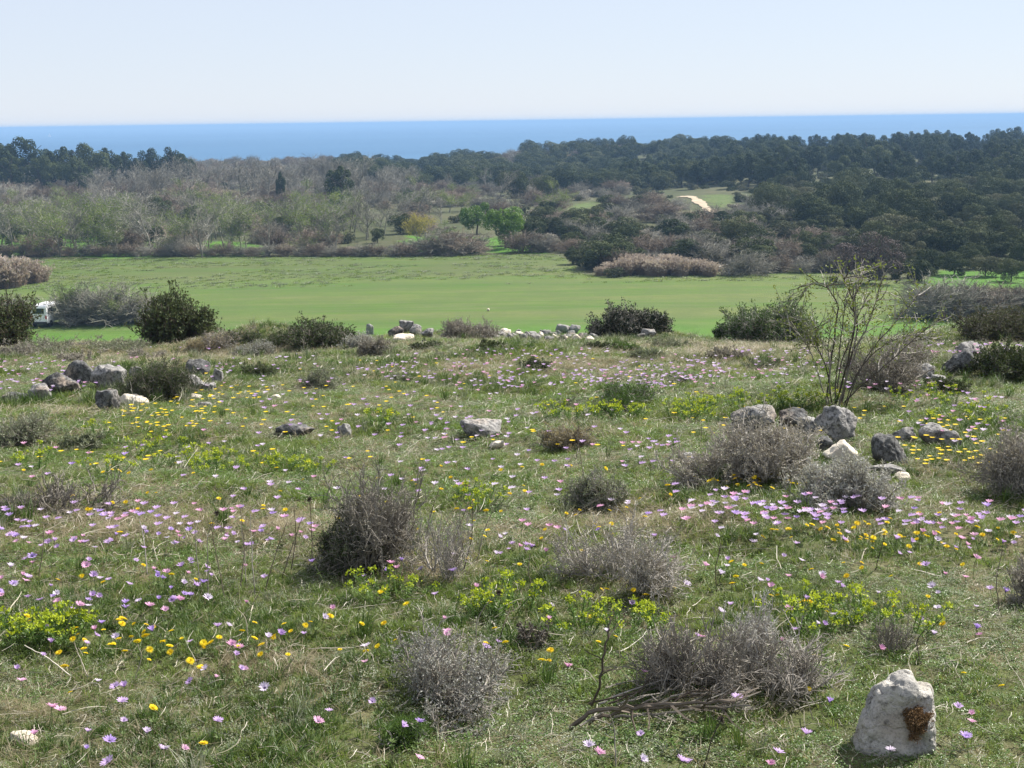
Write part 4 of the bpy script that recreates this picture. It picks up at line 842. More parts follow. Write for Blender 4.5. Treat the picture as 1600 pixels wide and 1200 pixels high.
A_ = [(135,1170,'v'),(171,1158,'v'),(193,1127,'l'),(229,1145,'w'),(253,1170,'l'),(289,1170,'p'),(340,1127,'l'),(169,1191,'l'),(53,1147,'p'),(81,1105,'p'),(93,1110,'p'),(180,1073,'l'),(194,1073,'l'),(297,1065,'l'),(414,1075,'w'),(514,1111,'l'),(497,1128,'p'),(321,1046,'w'),(383,1046,'p'),(27,1045,'l'),(34,1064,'p'),(67,1024,'l'),(362,1008,'p'),(373,1012,'p'),(369,1024,'l'),(297,1003,'l'),(475,991,'l'),(419,996,'w'),(439,992,'l'),(340,979,'l'),(357,977,'w'),(506,966,'w'),(520,951,'p'),(385,942,'p'),(238,986,'v'),(159,974,'v'),(150,993,'l'),(148,984,'p'),(80,1004,'l'),(135,1005,'l'),(181,995,'w'),(72,980,'l'),(126,944,'w'),(138,947,'w'),(114,953,'l'),(217,939,'w'),(234,947,'p'),(248,936,'v'),(288,928,'v'),(297,930,'v'),(309,916,'l'),(267,920,'v'),(88,928,'w'),(145,931,'l'),(155,932,'l'),(79,916,'l'),(258,954,'p'),
 (582,1097,'l'),(629,1136,'l'),(656,1129,'v'),(655,1185,'p'),(680,929,'l'),(694,967,'p'),(699,987,'p'),(572,1010,'w'),(570,1035,'p'),(759,1012,'l'),(858,968,'p'),(860,948,'w'),(948,987,'w'),(887,1042,'p'),(920,1167,'w'),(935,1178,'p'),(1003,1189,'w'),(1001,1147,'l'),(1065,1189,'l'),(988,944,'l'),(1007,1050,'p'),(602,892,'v'),(568,901,'l'),(627,876,'v'),(611,880,'p'),(620,888,'p'),
 (1296,1097,'v'),(1497,1104,'l'),(1518,1116,'p'),(1518,1128,'p'),(1509,1153,'v'),(1391,1173,'w'),(1216,1176,'l'),(1204,1195,'p'),(1075,1190,'l'),(1526,982,'v'),(1530,992,'p'),(1525,948,'w'),(1459,991,'w'),(1438,969,'l'),(1465,950,'w'),(1457,917,'w'),(1466,927,'w'),(1304,960,'w'),(1277,975,'w'),(1288,976,'l'),(1242,984,'l'),(1222,1001,'p'),(1141,945,'l'),(1126,955,'w'),(1233,952,'p'),(1376,1014,'p'),(1477,898,'p'),(1526,872,'p'),(1571,925,'v'),(1547,921,'l'),(1102,884,'p'),(1137,875,'l'),(1135,885,'w'),(1126,897,'w'),(1187,907,'w'),(1232,901,'p'),(1285,898,'w'),(1310,911,'l'),(1244,850,'l'),(1225,869,'l'),
 (152,800,'v'),(160,806,'v'),(235,802,'v'),(245,808,'v'),(258,812,'l'),(282,820,'w'),(305,833,'l'),(308,817,'w'),(172,846,'l'),(212,876,'l'),(24,838,'v'),(8,798,'v'),(14,806,'v'),(50,870,'v'),(51,880,'p'),(43,902,'l'),(245,895,'v'),(254,904,'v'),(240,890,'p'),(330,900,'l'),(300,880,'v'),(298,876,'l'),(488,878,'v'),(393,850,'l'),(385,852,'l'),(354,838,'l'),(130,838,'p'),(128,848,'p'),(955,782,'w'),(985,784,'w'),(980,788,'w'),(932,792,'p'),(927,752,'l'),(1120,838,'w'),(1124,826,'w'),(1148,778,'l'),(1152,780,'v'),(1220,788,'l'),(1228,792,'l'),(1256,796,'p'),(1270,804,'l'),(1382,794,'p'),(1078,795,'w'),(1094,800,'w'),(1050,758,'l'),(1052,770,'l'),
 (815,815,'p'),(824,822,'p'),(858,822,'p'),(872,826,'p'),(882,828,'v'),(824,798,'l'),(780,840,'w'),(800,850,'l'),(795,858,'l'),(775,866,'w'),(830,855,'l'),(853,862,'p'),(822,852,'l'),(1022,838,'l'),(935,828,'v'),(725,798,'l')]
cmap = {'l': 'lilac', 'p': 'pink', 'w': 'white', 'v': 'violet'}
# random drifts: (px, py, rx, ry, count, colour odds lilac/pink/white/violet)
DR = [(200, 822, 300, 36, 130, (.5, .27, .1, .13)), (180, 905, 230, 45, 40, (.45, .25, .15, .15)), (1320, 800, 300, 22, 95, (.5, .25, .18, .07)), (1180, 790, 120, 26, 45, (.5, .15, .3, .05)), (730, 870, 110, 50, 10, (.5, .3, .15, .05)),
      (1500, 830, 110, 30, 35, (.45, .35, .15, .05)), (400, 720, 420, 60, 60, (.5, .1, .38, .02)), (830, 720, 260, 60, 50, (.5, .15, .33, .02)), (1020, 690, 40, 14, 14, (.7, .2, .1, 0)), (640, 660, 200, 30, 36, (.6, .1, .3, 0)),
      (850, 575, 280, 30, 260, (.55, .25, .2, 0)), (1010, 590, 130, 16, 110, (.55, .3, .15, 0)), (60, 585, 110, 26, 80, (.5, .3, .2, 0)), (1210, 570, 120, 28, 90, (.5, .2, .3, 0)), (1400, 600, 90, 14, 24, (.3, .2, .5, 0)), (1520, 545, 90, 8, 60, (.6, .3, .1, 0)),
      (1500, 650, 90, 40, 40, (.5, .4, .1, 0)), (300, 560, 200, 20, 30, (.4, .2, .4, 0)), (450, 600, 160, 40, 50, (.5, .2, .3, 0)), (700, 620, 300, 40, 60, (.5, .2, .3, 0)), (1300, 880, 260, 60, 18, (.4, .3, .25, .05)), (700, 1080, 700, 110, 12, (.5, .3, .2, 0))]
allf = [(px, py, cmap[c]) for px, py, c in A_]
for px, py, rx, ry, n, od in DR:
    for _ in range(n):
        a = rng.uniform(0, 6.283); q = math.sqrt(rng.uniform()) * 1.05; x = px + rx * q * math.cos(a); y = py + ry * q * math.sin(a) 
        allf.append((x, min(max(y, 536), 1195), rng.choice(['lilac', 'pink', 'white', 'violet'], p=np.array(od) / sum(od))))
allf.sort(key=lambda t: -t[1])
def low_flower(n, L, Wd, rise):
    """a flower too small to show its parts: n petals"""
    a = np.arange(n) * 6.283 / n; d = np.stack((np.cos(a), np.sin(a), np.full(n, rise)), 1); return leaves(d * .001, d, np.tile((0, 0, 1.0), (n, 1)), L, Wd)
far = {c: MB() for c in ('lilac', 'pink', 'white', 'violet')}; LFv, LFf = low_flower(8, .022, .012, .6)
cnt = 0
for px, py, c in allf:
    h = rng.uniform(.05, .11); b = P(px, py, h)
    if cnt < 300:
        sc = rng.uniform(.5, .9); k = int(rng.integers(0, 4)); o = place(('anemone', c, k), (b[0], b[1], b[2] + h), rng.normal(0, .5), sc)
        o.rotation_euler = (rng.normal(0, .22), rng.normal(0, .22), o.rotation_euler[2])
        auto(o, CN[c] + ' anemone', 'flower', 'anemones scattered over the meadow', b); cnt += 1
    else: far[c].add(LFv * rng.uniform(.7, 1.1) + np.array((b[0], b[1], b[2] + h)) + LFv[:, [2]] * np.array((rng.normal(0, .6) + .3, rng.normal(0, .4) - .2, 0)), LFf)
fm = MB()
for i, c in enumerate(far):
    g = far[c]
    if g.v: fm.add(np.concatenate(g.v), np.concatenate(g.f[4]), i)
kind(link('distant_anemones', fm.mesh('distant_anemones', [MT[c] for c in far])), 'stuff')

Y_ = [(92,1020),(101,1042) ,(110,1082),(318,1162),(297,1033),(314,1043),(318,1005),(284,998),(266,1019),(255,1003),(265,1010),(233,1031),(195,1018),(214,1003),(205,995),(190,966),(131,1014),(134,1021),(43,963),(47,970),(407,1007),(428,995),(407,1023),(450,1023),(444,975),(516,963),(477,977),(485,972),(306,905),(268,898),(224,883),(90,906),(161,910),(128,900),(187,832),(239,1106),
      (531,1015),(572,1018),(590,1010),(565,975),(600,974),(635,944),(603,921),(618,903),(618,1000),(765,941),(759,1005),(790,1004),(860,1016),(847,1032),(858,1032),(940,921),(948,921),(990,922),(1009,930),(1053,918),(935,1003),(962,995),(924,963),(773,982),
      (1163,883),(1150,901),(1144,912),(1205,931),(1215,930),(1254,941),(1267,940),(1268,890),(1323,900),(1479,854),(1450,932),(1473,975),(1322,1010),(1274,1024),(1506,1052),(1565,1072),(1264,1077),(1397,948),(1440,952),(1192,839),(1207,828),
      (757,838),(741,814),(762,829),(846,841),(730,872),(761,877),(812,882),(910,861),(735,842),(595,925),(1119,751),(1095,740),(1108,741),(1085,745)]
YD = [(240, 990, 230, 28, 34), (240, 645, 90, 30, 60), (1190, 752, 90, 12, 34), (1330, 830, 120, 16, 26), (1490, 690, 80, 50, 60), (1300, 660, 300, 30, 50), (400, 760, 400, 60, 40), (800, 760, 330, 90, 55), (500, 640, 200, 40, 40), (1350, 900, 240, 70, 12), (150, 720, 170, 20, 16), (700, 600, 500, 50, 40), (1460, 830, 140, 30, 24), (360, 610, 60, 22, 26)]
ally = [(a, b) for a, b in Y_]
for px, py, rx, ry, n in YD:
    for _ in range(n):
        a = rng.uniform(0, 6.283); q = math.sqrt(rng.uniform()); ally.append((px + rx * q * math.cos(a), py + ry * q * math.sin(a)))
ally.sort(key=lambda t: -t[1]); yv, yf = low_flower(9, .0155, .011, .25); ym = MB(); cnt = 0
for px, py in ally:
    h = rng.uniform(.035, .07); b = P(px, py, h)
    if cnt < 300:
        o = place(('dandelion', int(rng.integers(0, 5))), (b[0], b[1], b[2] + h), None, rng.uniform(.5, .95)); o.rotation_euler = (rng.normal(0, .15), rng.normal(0, .15), o.rotation_euler[2]); auto(o, 'yellow daisy-like flower', 'flower', 'yellow flowers scattered over the meadow', b); cnt += 1
    else: ym.add(yv * rng.uniform(.8, 1.2) + np.array((b[0], b[1], b[2] + h)), yf)
kind(link('distant_yellow_flowers', ym.mesh('distant_yellow_flowers', [MT['dandelion']])), 'stuff')

def spurge_parts(seed, n, h, w):
    r = np.random.default_rng(seed); a = r.uniform(0, 6.283, n); q = np.sqrt(r.uniform(0, 1, n)) * w; st = np.stack((np.cos(a) * q * .5, np.sin(a) * q * .5, a * 0), 1)
    p = curve_paths(st, np.stack((np.cos(a) * q * 1.2, np.sin(a) * q * 1.2, np.full(n, h)), 1), h * r.uniform(.7, 1.05, n), 5, .06, 0, r)
    out = []; m = 26; k = 22
    for j in range(n):
        b = MB().add(*tubes(p[j:j + 1], np.full((1, 5), .0016), 4)); t = r.uniform(.2, .95, m) * 4; i0 = t.astype(int); f = (t - i0)[:, None]
        b.add(*leaves(p[j, i0] * (1 - f) + p[j, np.minimum(i0 + 1, 4)] * f, rdir(m, .5, r), rdir(m, 1, r), .02, .005)); out.append(('stem', b.mesh('stem', [MT['clover']])))
        hc = p[j, -1] + r.normal(size=(k, 3)) * np.array((.008, .008, .005)); out.append(('flower_head', MB().add(*leaves(hc, rdir(k, .8, r), rdir(k, 1.5, r), .011, .008)).mesh('flower_head', [MT['spurge']])))
    return out
for k in range(5): KINDS[('spurge', k)] = ('spurge', spurge_parts(800 + k, (5, 7, 9, 4, 6)[k], (.11, .13, .12, .10, .14)[k], (.08, .11, .14, .06, .10)[k]))
SP = [(8,1010),(22,1012),(36,1004),(52,998),(84,1000),(100,1008),(118,1004),(60,1012),(105,990),(150,690),(205,722),(216,720),(240,735),(262,732),(305,735),(318,738),(330,745),(340,740),(335,730),(370,738),(405,742),(440,735),(450,738),(470,745),(495,748),(500,742),(270,712),(168,745),(35,730),(60,738),(865,655),(880,656),(895,660),(915,660),(935,658),(952,658),(970,655),(985,655),(1005,655),(1050,655),(1075,648),(1090,650),(1085,635),(1110,645),(1100,665),(1078,660),(1065,662),
      (1160,640),(1165,628),(1215,640),(1230,638),(1245,636),(1265,640),(1285,638),(1300,632),(1405,628),(1412,634),(1490,640),(1510,650),(1535,645),(1550,655),(1480,632),(1525,670),(740,960),(772,968),(795,960),(812,965),(905,985),(918,990),(960,995),(1262,965),(1275,992),(1290,975),(1320,985),(1345,985),(1330,975),(600,940),(628,942),(730,785),(760,800),(762,790),(740,800),(990,980),(1030,985),(1240,985),(1385,975),(1420,990),(590,668),(1440,668),(1460,664),(1190,642)]
for i, (px, py) in enumerate(SP):
    b = P(px, py); o = place(('spurge', i % 5), b, None, rng.uniform(.75, 1.15)); auto(o, ('yellow-green spurge plant', 'tall yellow-green spurge', 'bushy yellow-green spurge', 'small yellow-green spurge', 'leggy yellow-green spurge')[i % 5], 'spurge', 'spurge plants in bloom', b)

# ------------------------------------------------------------------ trees of the valley
def crown_mesh(seed, w, h, z0, nlobe, nleaf, leaf, mat, flat=1.0, lr=(.22, .42), jag=.25):
    r = np.random.default_rng(seed); c = []; 
    while len(c) < nlobe:
        p = r.uniform(-1, 1, 3)
        if np.linalg.norm(p) < 1: c.append(p)
    c = np.array(c); c *= (.35 + .65 * np.linalg.norm(c, axis=1)[:, None]); rad = r.uniform(*lr, nlobe)
    lim = 1 - rad; nn = np.linalg.norm(c, axis=1); c = c * np.minimum(1, lim / np.maximum(nn, 1e-6))[:, None] * 1.02
    k = r.integers(0, nlobe, nleaf * 2); d = rdir(nleaf * 2, .25, r); q = rad[k] * (1 - jag * r.uniform(0, 1, nleaf * 2) ** 2 + r.normal(0, .04, nleaf * 2))
    p = c[k] + d * q[:, None]
    # drop leaves that sit deep inside another lobe
    deep = np.zeros(len(p), bool)
    for j in range(nlobe): deep |= np.linalg.norm(p - c[j], axis=1) < rad[j] * .6
    p = p[~deep][:nleaf]; d = d[~deep][:nleaf]; n = len(p)
    p = p * np.array((w / 2, w / 2, h / 2)) + np.array((0, 0, z0 + h / 2))
    nrm = unit(d + r.normal(size=(n, 3)) * .42); dd = unit(np.cross(nrm, r.normal(size=(n, 3))))
    return MB().add(*leaves(p - dd * leaf * .5, dd, nrm, leaf * r.uniform(.6, 1.3, n), leaf * .8)).mesh('crown', [MT[mat]])
def trunk_mesh(seed, h, r0, mat, limbs=5, spread=1.2, zl=.45):
    r = np.random.default_rng(seed); p = curve_paths(np.zeros((1, 3)) - np.array((0, 0, .3)), np.array([[r.normal(0, .08), r.normal(0, .08), 1.0]]), h * .75 + .3, 6, .06, 0, r)
    b = MB().add(*tubes(p, np.linspace(r0, r0 * .35, 6)[None], 7)); s = sub_branches(p, limbs, zl, .95, h * .38, .6, 4, .12, 0, .3, r)
    b.add(*tubes(s, np.array([[.5, .4, .28, .15]]) * r0, 5)); return b.mesh('trunk', [MT[mat]])
def bare_parts(seed, h, w, mat, m=(9, 7, 6), tip=.02, leafmat=None, nleaf=0, leaf=.1, stems=1, up=.25):
    r = np.random.default_rng(seed); st = np.stack((r.normal(0, .15 * (stems > 1), stems), r.normal(0, .15 * (stems > 1), stems), np.full(stems, -.2)), 1)
    d = np.stack((r.normal(0, .1 + .35 * (stems > 1), stems), r.normal(0, .1 + .35 * (stems > 1), stems), np.ones(stems)), 1); p = curve_paths(st, d, h * .72, 6, .07, 0, r)
    r0 = h * .018
    a = sub_branches(p, m[0], .08 if stems > 1 else .2, 1, w * .5, .75 if stems == 1 else .95, 4, .14, .02, up, r); c = sub_branches(a, m[1], .2, 1, w * .26, .6, 4, .18, .02, up, r); e = sub_branches(c, m[2], .2, 1, w * .15, .6, 3, .2, .02, up, r)
    al = np.concatenate((c.reshape(-1, 3), e.reshape(-1, 3))); fz = h / np.percentile(al[:, 2], 99); fx = w / (np.percentile(al[:, 0], 98) - np.percentile(al[:, 0], 2)); sc_ = np.array((fx, fx, fz))
    a = a * sc_; c = c * sc_; e = e * sc_; p = p * np.array((fx, fx, fz)); tr = MB().add(*tubes(p, np.linspace(r0, r0 * .4, 6)[None], 6)).mesh('trunk', [MT[mat]])
    g = MB().add(*tubes(a, np.array([[.4, .33, .25, .17]]) * r0, 4)); g.add(*tubes(c, np.array([[1.5, 1.2, 1, .8]]) * tip)); g.add(*tubes(e, np.array([[.8, .65, .45]]) * tip))
    parts = [('trunk', tr), ('crown', g.mesh('crown', [MT[mat]]))]
    if nleaf:
        src = e.reshape(-1, 3); pk = r.integers(0, len(src), nleaf); q = src[pk] + r.normal(size=(nleaf, 3)) * leaf; parts.append(('foliage', MB().add(*leaves(q, rdir(nleaf, .2, r), rdir(nleaf, 0, r), leaf * r.uniform(.6, 1.3, nleaf), leaf * .7)).mesh('foliage', [MT[leafmat]])))
    return parts
# kinds of about unit size: built h metres high, scaled when placed
KH = {}
def treekind(key, name, parts, h): KINDS[key] = (name, parts); KH[key] = h
for k in range(4):
    treekind(('oak', k), 'holm_oak', [('trunk', trunk_mesh(900 + k, 4, .16, 'bark_dark')), ('crown', crown_mesh(910 + k, 6.2, 5.0, -.1, 30, 6500, .19, 'oak', lr=(.22, .36)))], 5)
    treekind(('maquis', k), 'mastic_bush', [('trunk', trunk_mesh(920 + k, 2, .09, 'bark_dark', 7, zl=.1)), ('crown', crown_mesh(930 + k, 4.6, 3.1, -.1, 26, 5200, .16, 'olive' if k % 2 else 'oak', lr=(.2, .38)))], 3)
for k in range(3):
    treekind(('pine', k), 'pine_tree', [('trunk', trunk_mesh(940 + k, 8, .22, 'bark_dark', 9)), ('crown', crown_mesh(950 + k, 7.6 - k * .6, 8.4, .8, 30, 6000, .28, 'pine', lr=(.18, .32), jag=.4))], 9)
    treekind(('bare', k), 'bare_tree', bare_parts(960 + k, 8, 5.6, 'bark', up=.4), 8)
    treekind(('scrub', k), 'bare_shrub', bare_parts(970 + k, 2.4, 3.8, 'bark', (10, 6, 5), .014, stems=7, up=.1), 2.4)
    treekind(('redscrub', k), 'reddish_shrub', bare_parts(980 + k, 2.4, 3.8, 'bark_red', (10, 6, 5), .016, stems=8, up=.2), 2.4)
    treekind(('bud', k), 'budding_tree', bare_parts(990 + k, 6.4, 5.4, 'bark', (9, 7, 5), .018, 'fresh', 2600, .15, up=.25), 6.4)
treekind(('lush', 0), 'leafy_tree', [('trunk', trunk_mesh(1000, 4.5, .16, 'bark_dark')), ('crown', crown_mesh(1001, 5.4, 4.5, .8, 26, 6500, .2, 'bright', lr=(.2, .36)))], 5.3)
treekind(('lush', 1), 'leafy_tree', [('trunk', trunk_mesh(1002, 4.5, .16, 'bark_dark')), ('crown', crown_mesh(1003, 5.8, 4.7, .5, 26, 6500, .2, 'bright', lr=(.2, .36)))], 5.3)
treekind(('yellow', 0), 'yellow_tree', bare_parts(1004, 4.6, 4.2, 'bark', (10, 7, 5), .014, 'yellow', 3800, .14, up=.3), 4.6)
treekind(('cypress', 0), 'dark_conifer', [('trunk', trunk_mesh(1006, 3, .09, 'bark_dark')), ('crown', crown_mesh(1007, 2.2, 4.0, .15, 22, 2600, .17, 'pine', lr=(.22, .4)))], 4.1)
treekind(('purple', 0), 'bare_round_tree', [('trunk', trunk_mesh(1008, 3.2, .14, 'bark_dark', 9, zl=.15)), ('crown', crown_mesh(1009, 6.6, 4.0, .2, 24, 9000, .13, 'purple', lr=(.24, .4), jag=.6))], 4.2)
treekind(('blossom', 0), 'blossoming_shrub', bare_parts(1010, 2.3, 3.6, 'bark', (9, 6, 5), .012, 'blossom', 2600, .1, stems=6), 2.3)
def reed_parts(seed, n, h, w):
    r = np.random.default_rng(seed); a = r.uniform(0, 6.283, n); q = np.sqrt(r.uniform(0, 1, n)) * w; st = np.stack((np.cos(a) * q, np.sin(a) * q * .6, a * 0), 1)
    p = curve_paths(st, np.stack((r.normal(0, .22, n), r.normal(0, .2, n), np.ones(n)), 1), h * r.uniform(.4, 1.1, n), 5, .08, -.03, r); b = MB().add(*tubes(p, np.array([[.014, .013, .011, .009, .006]]), 3))
    pk = np.repeat(np.arange(n), 3); t = r.integers(1, 4, len(pk)); b.add(*leaves(p[pk, t], rdir(len(pk), .6, r), rdir(len(pk), 0, r), .5, .05))
    pl = np.repeat(np.arange(n), 3); c = MB().add(*leaves(p[pl, 4] - np.array((0, 0, .25)), rdir(len(pl), 2.0, r), rdir(len(pl), 0, r), .42, .13))
    return [('stalks', b.mesh('stalks', [MT['reed']])), ('plumes', c.mesh('plumes', [MT['plume']]))]
for k in range(3): treekind(('reed', k), 'reed_clump', reed_parts(1020 + k, 420, 2.6, 1.7), 2.6)
def tree(key, px, py=None, top=None, d=None, wsc=1.0, h=None, label=None, desc=None, cat='tree', group=None, lm=None):
    """stand a tree where the photograph shows its foot (px, py) or at distance d; top = pixel row of its top"""
    b = P(px, py) if d is None else W(px, d)
    if top is not None:
        v = ray(px, top); t = (b[1]) / v[1]; h = EYE[2] + v[2] * t - b[2]
    s = max(h, .4) / KH[key]; o = place(key, b, None, (s * wsc, s * wsc, s))
    if label: tag(o, label, cat, group)
    else: auto(o, desc, cat, group, b)
    if lm: landmark(lm, b)
    return o
GP = 'dark pines behind the bare wood'; GW = 'bare grey trees of the wood'; GV = 'trees along the far edge of the field'; GR = 'pines of the wooded slope'; GM = 'evergreen bushes on the near slope'; GH = 'evergreen trees on the far hill'; GS2 = 'shrubs at the far edge of the field'
# dark pines at the left
for i, (px, d, top, ws) in enumerate(((-90, 330, 222, 1.1), (-40, 345, 214, 1.1), (12, 335, 216, 1.0), (50, 330, 214, 1.0), (88, 345, 232, .9), (112, 335, 228, 1.1), (146, 330, 224, 1.1), (180, 340, 230, 1.0), (206, 350, 236, 1.0), (246, 340, 232, .9), (282, 335, 229, 1.0), (30, 320, 240, 1.1), (80, 318, 244, 1.1), (130, 315, 246, 1.2), (225, 330, 246, 1.0), (-10, 350, 212, 1.0), (300, 345, 240, .8), (538, 240, 258, .95), (446, 260, 268, .35))):
    tree(('pine', i % 3), px, d=d, top=top, wsc=ws * 1.15, desc='dark rounded pine', group=GP, lm={2: 'the tall dark pines', 17: 'the lone dark pine'}.get(i))
# bare wood
i = 0
while i < 105:
    px = rng.uniform(150, 660); d = rng.uniform(250, 335) if px > 260 else rng.uniform(262, 300); top = 243 + rng.uniform(-5, 20) + (335 - d) * .16 + max(0, (260 - px) * .16)
    if px > 600: top += 10
    tree(('bare', i % 3), px, d=d, top=top, wsc=rng.uniform(.8, 1.15), desc='bare grey tree', group=GW); i += 1
# reddish scrub and pale slope behind the orchard
for i in range(46):
    px = rng.uniform(-80, 330); d = rng.uniform(222, 292); tree((('redscrub', 'redscrub', 'scrub')[i % 3], i % 3), px, d=d, h=rng.uniform(2.2, 3.8), wsc=1.2, desc='reddish bare shrub' if i % 3 < 2 else 'greyish bare shrub', cat='shrub', group='scrub behind the orchard')
# orchard and trees at the far side of the field, placed from the photograph: kind, px, foot, top
VT = [('bud', 25, 372, 318), ('bare', 60, 380, 312), ('bud', 100, 385, 318), ('cypress', 90, 398, 357), ('bud', 140, 392, 310), ('bare', 20, 388, 322), ('bud', 165, 375, 302), ('cypress', 163, 396, 354), ('bare', 120, 396, 330), ('bud', 185, 388, 318), ('bare', 205, 388, 330),
      ('bare', 238, 394, 298), ('bare', 222, 384, 305), ('oak', 245, 350, 302), ('oak', 205, 386, 340), ('oak', 238, 388, 350), ('oak', 305, 372, 318), ('bud', 345, 366, 302), ('bud', 372, 362, 308), ('bud', 330, 358, 306), ('bare', 355, 392, 330), ('bare', 385, 388, 326), ('bare', 325, 388, 325), ('oak', 375, 366, 330),
      ('oak', 445, 372, 335), ('bare', 440, 372, 310), ('bud', 415, 372, 325), ('bare', 470, 366, 306), ('oak', 520, 372, 330), ('bud', 490, 356, 300), ('bare', 500, 366, 310), ('bare', 545, 372, 315), ('bud', 530, 350, 296), ('bare', 575, 372, 316), ('bare', 600, 368, 312), ('oak', 625, 366, 330), ('oak', 590, 380, 355),
      ('bud', 700, 378, 345), ('bare', 640, 352, 300), ('bare', 670, 340, 298), ('bare', 560, 345, 290), ('oak', 635, 315, 292), ('oak', 830, 378, 330), ('oak', 860, 374, 335), ('bare', 690, 350, 310), ('bud', 720, 330, 300), ('bare', 815, 352, 300), ('oak', 890, 384, 348), ('bare', 40, 350, 290), ('bare', 5, 352, 292), ('bare', -30, 380, 318), ('bud', -70, 385, 310), ('oak', 60, 384, 352), ('oak', 15, 384, 350),
      ('oak', 720, 300, 268), ('oak', 800, 310, 262), ('bare', 780, 312, 262), ('bare', 760, 300, 262), ('bare', 830, 310, 272), ('oak', 850, 312, 270), ('bare', 700, 305, 270), ('bud', 740, 312, 278), ('oak', 690, 290, 262), ('bare', 740, 292, 258), ('bare', 640, 300, 262), ('oak', 660, 300, 272), ('oak', 475, 360, 318), ('oak', 130, 378, 345), ('oak', 285, 386, 350), ('bare', 275, 380, 320), ('bare', 300, 352, 300), ('oak', 415, 350, 310)]
VD = {'bud': 'budding pale green tree', 'bare': 'slender bare grey tree', 'oak': 'dark evergreen tree', 'cypress': 'small dark conical tree'}
for i, (kk, px, f, tp) in enumerate(VT):
    n = {'cypress': 1, 'oak': 4}.get(kk, 3); tree((kk, i % n), px, f, tp, desc=VD[kk], group=GV, wsc={'oak': .95, 'cypress': .95, 'bud': 1.15, 'bare': 1.1}[kk], lm='the small dark conical trees' if i == 3 else None)
for i in range(130):
    px = rng.uniform(-110, 880); d = rng.uniform(163, 240) if i % 3 else rng.uniform(158, 185)
    if 600 < px < 875 and d < 222: continue
    kk, ds = (('bare', 'slender bare grey tree'), ('bud', 'budding pale green tree'), ('bud', 'budding pale green tree'), ('bare', 'slender bare grey tree'), ('redscrub', 'reddish bare shrub'))[i % 5]
    tree((kk, i % 3), px, d=d, h=rng.uniform(3.6, 6) if kk in ('bare', 'bud') else rng.uniform(1.6, 2.8), wsc=1.15, desc=ds, cat='tree' if kk in ('bare', 'bud') else 'shrub', group=GV if kk in ('bare', 'bud') else GS2)
tree(('yellow', 0), 655, 384, 335, wsc=1.0, label='small yellow budding tree at the far edge of the field', group=GV, lm='the yellow budding tree')
tree(('lush', 0), 790, 388, 317, wsc=.95, label='bright green-topped round tree on its own trunk beyond the field', group=GV, lm='the bright green tree')
tree(('lush', 1), 745, 366, 311, wsc=1.0, label='broad bright green tree behind the round one on its trunk', group=GV)
tree(('oak', 2), 792, 384, 342, wsc=.75, label='dark evergreen shading the foot of the bright green tree', group=GV)
tree(('purple', 0), 1356, 443, 362, wsc=1.0, label='round purplish bare tree at the foot of the wooded slope', group=GV, lm='the purplish bare tree')
tree(('maquis', 0), 895, 413, 384, wsc=.5, label='narrow dark bush standing alone before the scrub', cat='bush', group=GS2, lm='the narrow dark bush')
tree(('maquis', 1), 1302, 444, 430, wsc=.8, label='small dark bush on the grass before the purplish bare tree', cat='bush', group=GS2)
tree(('maquis', 2), 1402, 442, 434, wsc=.8, label='tiny dark bush in the grass beyond the purplish bare tree', cat='bush', group=GS2)
for i, (px, py, tp) in enumerate(((265, 396, 368), (285, 398, 372), (690, 310, 298), (660, 318, 300), (725, 308, 296), (300, 398, 380))):
    tree(('blossom', 0), px, py, tp, desc='pale blossoming shrub', cat='shrub', group='blossoming shrubs by the field')
for i, (px, py, tp) in enumerate([(x, 400 + (x * 7 % 3), 386 - (x * 13 % 9)) for x in range(-60, 640, 24)] + [(690, 397, 360), (715, 397, 362), (735, 395, 366), (820, 394, 362), (845, 394, 366), (672, 396, 378), (640, 396, 376)]):
    tree((('scrub', 'redscrub')[i % 2], i % 3), px, py, tp, wsc=1.3, desc=('low grey bare shrub', 'low reddish bare shrub')[i % 2], cat='shrub', group=GS2)
# reeds
for i, (px, py, tp) in enumerate([(-30, 452, 402), (0, 450, 404), (22, 446, 405), (44, 442, 408), (60, 440, 416)] + [(940 + 16.5 * k + (k * 5 % 4) * 2, 431 - (k * 3 % 5), 408 - (k * 7 % 11) + (9 if k < 2 else 0) + (k > 8) * 6) for k in range(11)] + [(1145, 404, 388), (1165, 404, 390), (1195, 404, 392), (550, 398, 386), (575, 398, 387)]):
    tree(('reed', i % 3), px, py, tp, wsc=1.1, desc='pale dry reed clump', cat='reeds', group='clumps of dry reeds by the field', lm='the long reed bed' if i == 8 else ('the leftmost reeds' if i == 1 else None))
# scrub on the lower slope, middle right
for i in range(150):
    px = rng.uniform(850, 1330); py = rng.uniform(322, 426)
    if py > 424 - max(0, (px - 900)) * 0 - (30 if px < 900 else 0): continue
    b = P(px, py)
    if any(inside(q, b[0], b[1]) for q in CLEAR) or (1058 < px < 1140 and 300 < py < 356) or (866 < px < 930 and 314 < py < 346) or inside(FIELD, b[0], b[1]): continue
    kk, ds = ((('scrub', 'grey bare shrub'), ('maquis', 'dark evergreen bush'), ('redscrub', 'reddish bare shrub'), ('maquis', 'dark evergreen bush'), ('maquis', 'dark evergreen bush'))[i % 5])
    tree((kk, i % 3), px, py, h=rng.uniform(1.3, 3.0), wsc=1.15, desc=ds, cat='bush', group='scrub on the lower slope')
